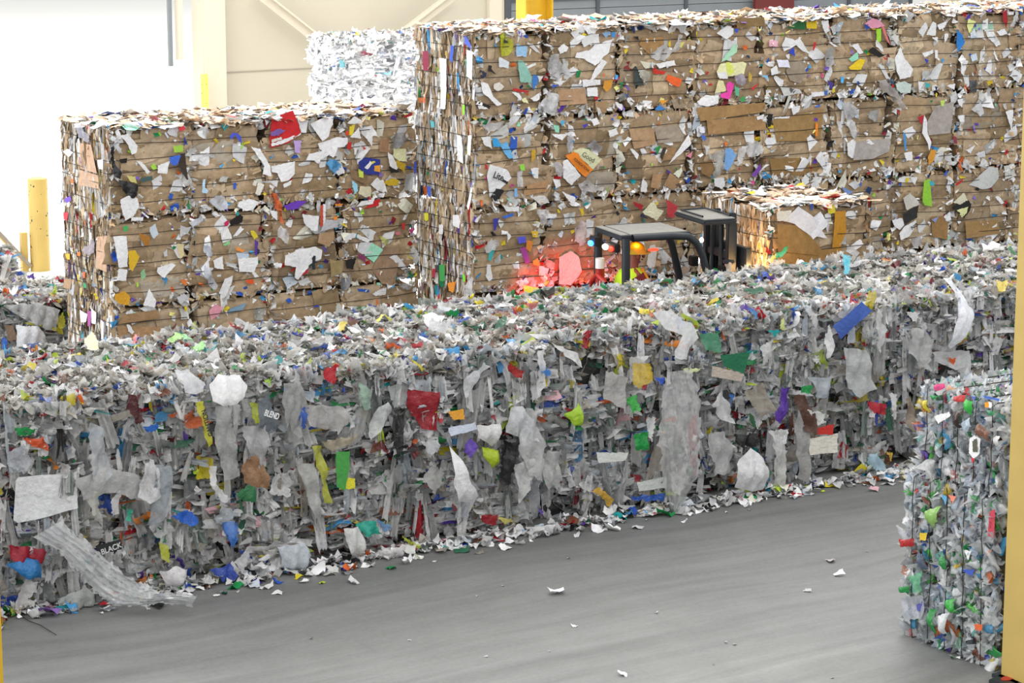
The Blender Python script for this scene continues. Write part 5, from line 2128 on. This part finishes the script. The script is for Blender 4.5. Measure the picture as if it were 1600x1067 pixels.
# face
bm = bmesh.new()
bmesh.ops.create_icosphere(bm, subdivisions=2, radius=1, matrix=Matrix.Translation((.1, 0, .71)) @ Matrix.Diagonal((.022, .014, .026, 1)))
fin('nose', bm, M_SKIN, DR, smooth=True)
for s in (-1, 1):
    bm = bmesh.new()
    bmesh.ops.create_icosphere(bm, subdivisions=2, radius=.012, matrix=Matrix.Translation((.078, s * .034, .735)))
    fin('eye', bm, M_WHITE, DR, smooth=True)
    bm = bmesh.new()
    bmesh.ops.create_icosphere(bm, subdivisions=2, radius=1, matrix=Matrix.Translation((-.01, s * .088, .72)) @ Matrix.Diagonal((.02, .01, .03, 1)))
    fin('ear', bm, M_SKIN, DR, smooth=True)
bm = bmesh.new()
bmesh.ops.create_icosphere(bm, subdivisions=2, radius=1, matrix=Matrix.Translation((.085, 0, .67)) @ Matrix.Diagonal((.01, .028, .007, 1)))
fin('mouth', bm, simple('lips', '#6a2f28', .6), DR, smooth=True)
# helmet
bm = bmesh.new()
bmesh.ops.create_uvsphere(bm, u_segments=28, v_segments=16, radius=1, matrix=Matrix.Translation((-.005, 0, .765)) @ Matrix.Diagonal((.135, .118, .125, 1)))
bmesh.ops.delete(bm, geom=[v for v in bm.verts if v.co.z < .755], context='VERTS')
hm = fin('hard_hat', bm, M_HELMET, DR, smooth=True)
bm = bmesh.new()
bmesh.ops.create_cone(bm, cap_ends=True, segments=28, radius1=1, radius2=.97, depth=.014, matrix=Matrix.Translation((.025, 0, .757)) @ Matrix.Diagonal((.165, .125, 1, 1)))
fin('brim', bm, M_HELMET, hm)
lamp('red_cab_light', (.02, -.3, 1.93), (.07, .02, .018), M_LR)

# ---------------------------------------------------------------- litter
def litter(name, px, py, s, col, label, cat='scrap', group=None, kind='P', aspect=1.4):
    p = on_z(px, py, 0)
    root = empty(name + '_tmp', (p[0], p[1], 0))
    bt = Batch()
    n = 1
    C = np.array([[0, 0, s * .18 + .008]])
    c = np.array([hx(col)])
    patches(bt, C, frames((1, 0, 0), (0, 1, 0), (0, 0, 1), rnd(n, -3, 3), rng.normal(0, .2, n), rng.normal(0, .2, n)),
            np.array([s * aspect]), np.array([s]), c, 6, 6, .3, .12, .3)
    V = bt.v[0]
    V[:, 2] -= V[:, 2].min() - .002
    o = bt.build(name, M_PAPER if kind == 'P' else M_FILM, None, kind != 'P')
    o.location = root.location
    bpy.data.objects.remove(root)
    tag(o, label, cat, group)
    return o


litter('crumpled_paper', 870, 927, .055, '#eeeef4', 'largest crumpled white paper alone in the middle of the open floor')
litter('paper_scrap', 1299, 877, .035, '#b8b0b4', 'grey crumpled scrap on the open floor nearest the bottle bales')
litter('paper_scrap', 1311, 899, .03, '#f4f4f4', 'flat white scrap just in front of the grey crumpled scrap')
litter('paper_scrap', 1262, 924, .022, '#c8c8c8', 'small twisted pale scrap in the middle of the right-hand floor')
litter('paper_scrap', 972, 1055, .03, '#f0f0f0', 'white scrap on the floor nearest the lower edge of the view')
litter('paper_scrap', 897, 979, .02, '#f0f0f0', 'tiny white scrap below the crumpled white paper')
litter('paper_scrap', 1026, 958, .014, '#d8d8d8', 'tiny pale scrap between the crumpled paper and the grey scrap')
litter('paper_scrap', 340, 932, .02, '#e8e8e8', 'small white scrap beside the trailing bubble wrap')
litter('paper_scrap', 172, 953, .035, '#f0f0f0', 'white scrap just left of the trailing bubble wrap', aspect=1.6)
litter('black_tray', 246, 945, .075, '#1c1c1e', 'crumpled black tray under the trailing bubble wrap end', 'tray', None, 'P', 1.5)
litter('printed_scrap', 75, 963, .06, '#8a6ab0', 'purple printed wrapper on the floor by the lime film', 'wrapper')
spots = [(745, 932), (889, 873), (786, 916), (1355, 862), (1134, 1004), (1115, 1038), (760, 1026), (858, 1018), (1300, 1059), (1148, 1007), (486, 998), (640, 1001)]
for x, y in spots:
    litter('floor_speck', x, y, random.uniform(.007, .013), random.choice(['#e0e0e0', '#c8c8c8', '#a8a8a4']), 'tiny pale paper speck lying on the open concrete floor', 'speck',
           'tiny pale specks on the open floor')
# thin wire lying by the left column
bt = Batch()
tube(bt, [on_z(x, y, .012) for x, y in ((28, 958), (45, 970), (62, 976), (88, 992))], .004, hx('#3a3632'))
tag(bt.build('loose_wire', M_WIRE), 'thin loose wire lying on the floor near the left yellow column', 'wire')
# the ragged skirt of litter along the foot of the front row
bt = Batch()
n = 1000
x = rnd(n, 6.4, 18.6)
dd = rng.gamma(1.6, .075, n)
C = np.stack([x, 20.62 + .02 * (x - P0) / PW * 0 - dd, .012 + np.maximum(0, .09 - dd * .3) * rng.random(n)], -1)
c = np.where(rng.random(n)[:, None] < .22, pal(*FILMC, n, .1), np.where(rng.random(n)[:, None] < .3, pal(*PAPERW, n, .1), pal(*FILMG, n, .1)))
s = rnd(n, .008, .055)
patches(bt, C, frames((1, 0, 0), (0, 1, 0), (0, 0, 1), rnd(n, -3, 3), rng.normal(0, .3, n), rng.normal(0, .3, n)), s * 1.4, s, c, 5, 4, .35, .25, .4)
for v in bt.v:
    v[:, 2] = np.maximum(v[:, 2], .004)
o = bt.build('loose_litter', M_PAPER)
tag(o, 'ragged skirt of torn paper and film along the foot of the front plastic row', 'litter', kind='stuff')
# flattened dark box beside the foot of the wide column
c = on_z(1574, 1064, 0)
rb = empty('flattened_box', (c[0] - .02, c[1] - .02, 0), .3)
tag(rb, 'dark flattened box with a red oval print at the foot of the wide yellow column', 'box')
boxm('box_panel', (-.12, -.12, .0), (.12, .1, .03), M_DARK, rb, .004)
bm = bmesh.new()
bmesh.ops.create_cone(bm, cap_ends=True, segments=24, radius1=.07, radius2=.07, depth=.004, matrix=Matrix.Translation((0, 0, .033)) @ Matrix.Diagonal((1, .6, 1, 1)))
fin('red_oval_print', bm, M_RED, rb)
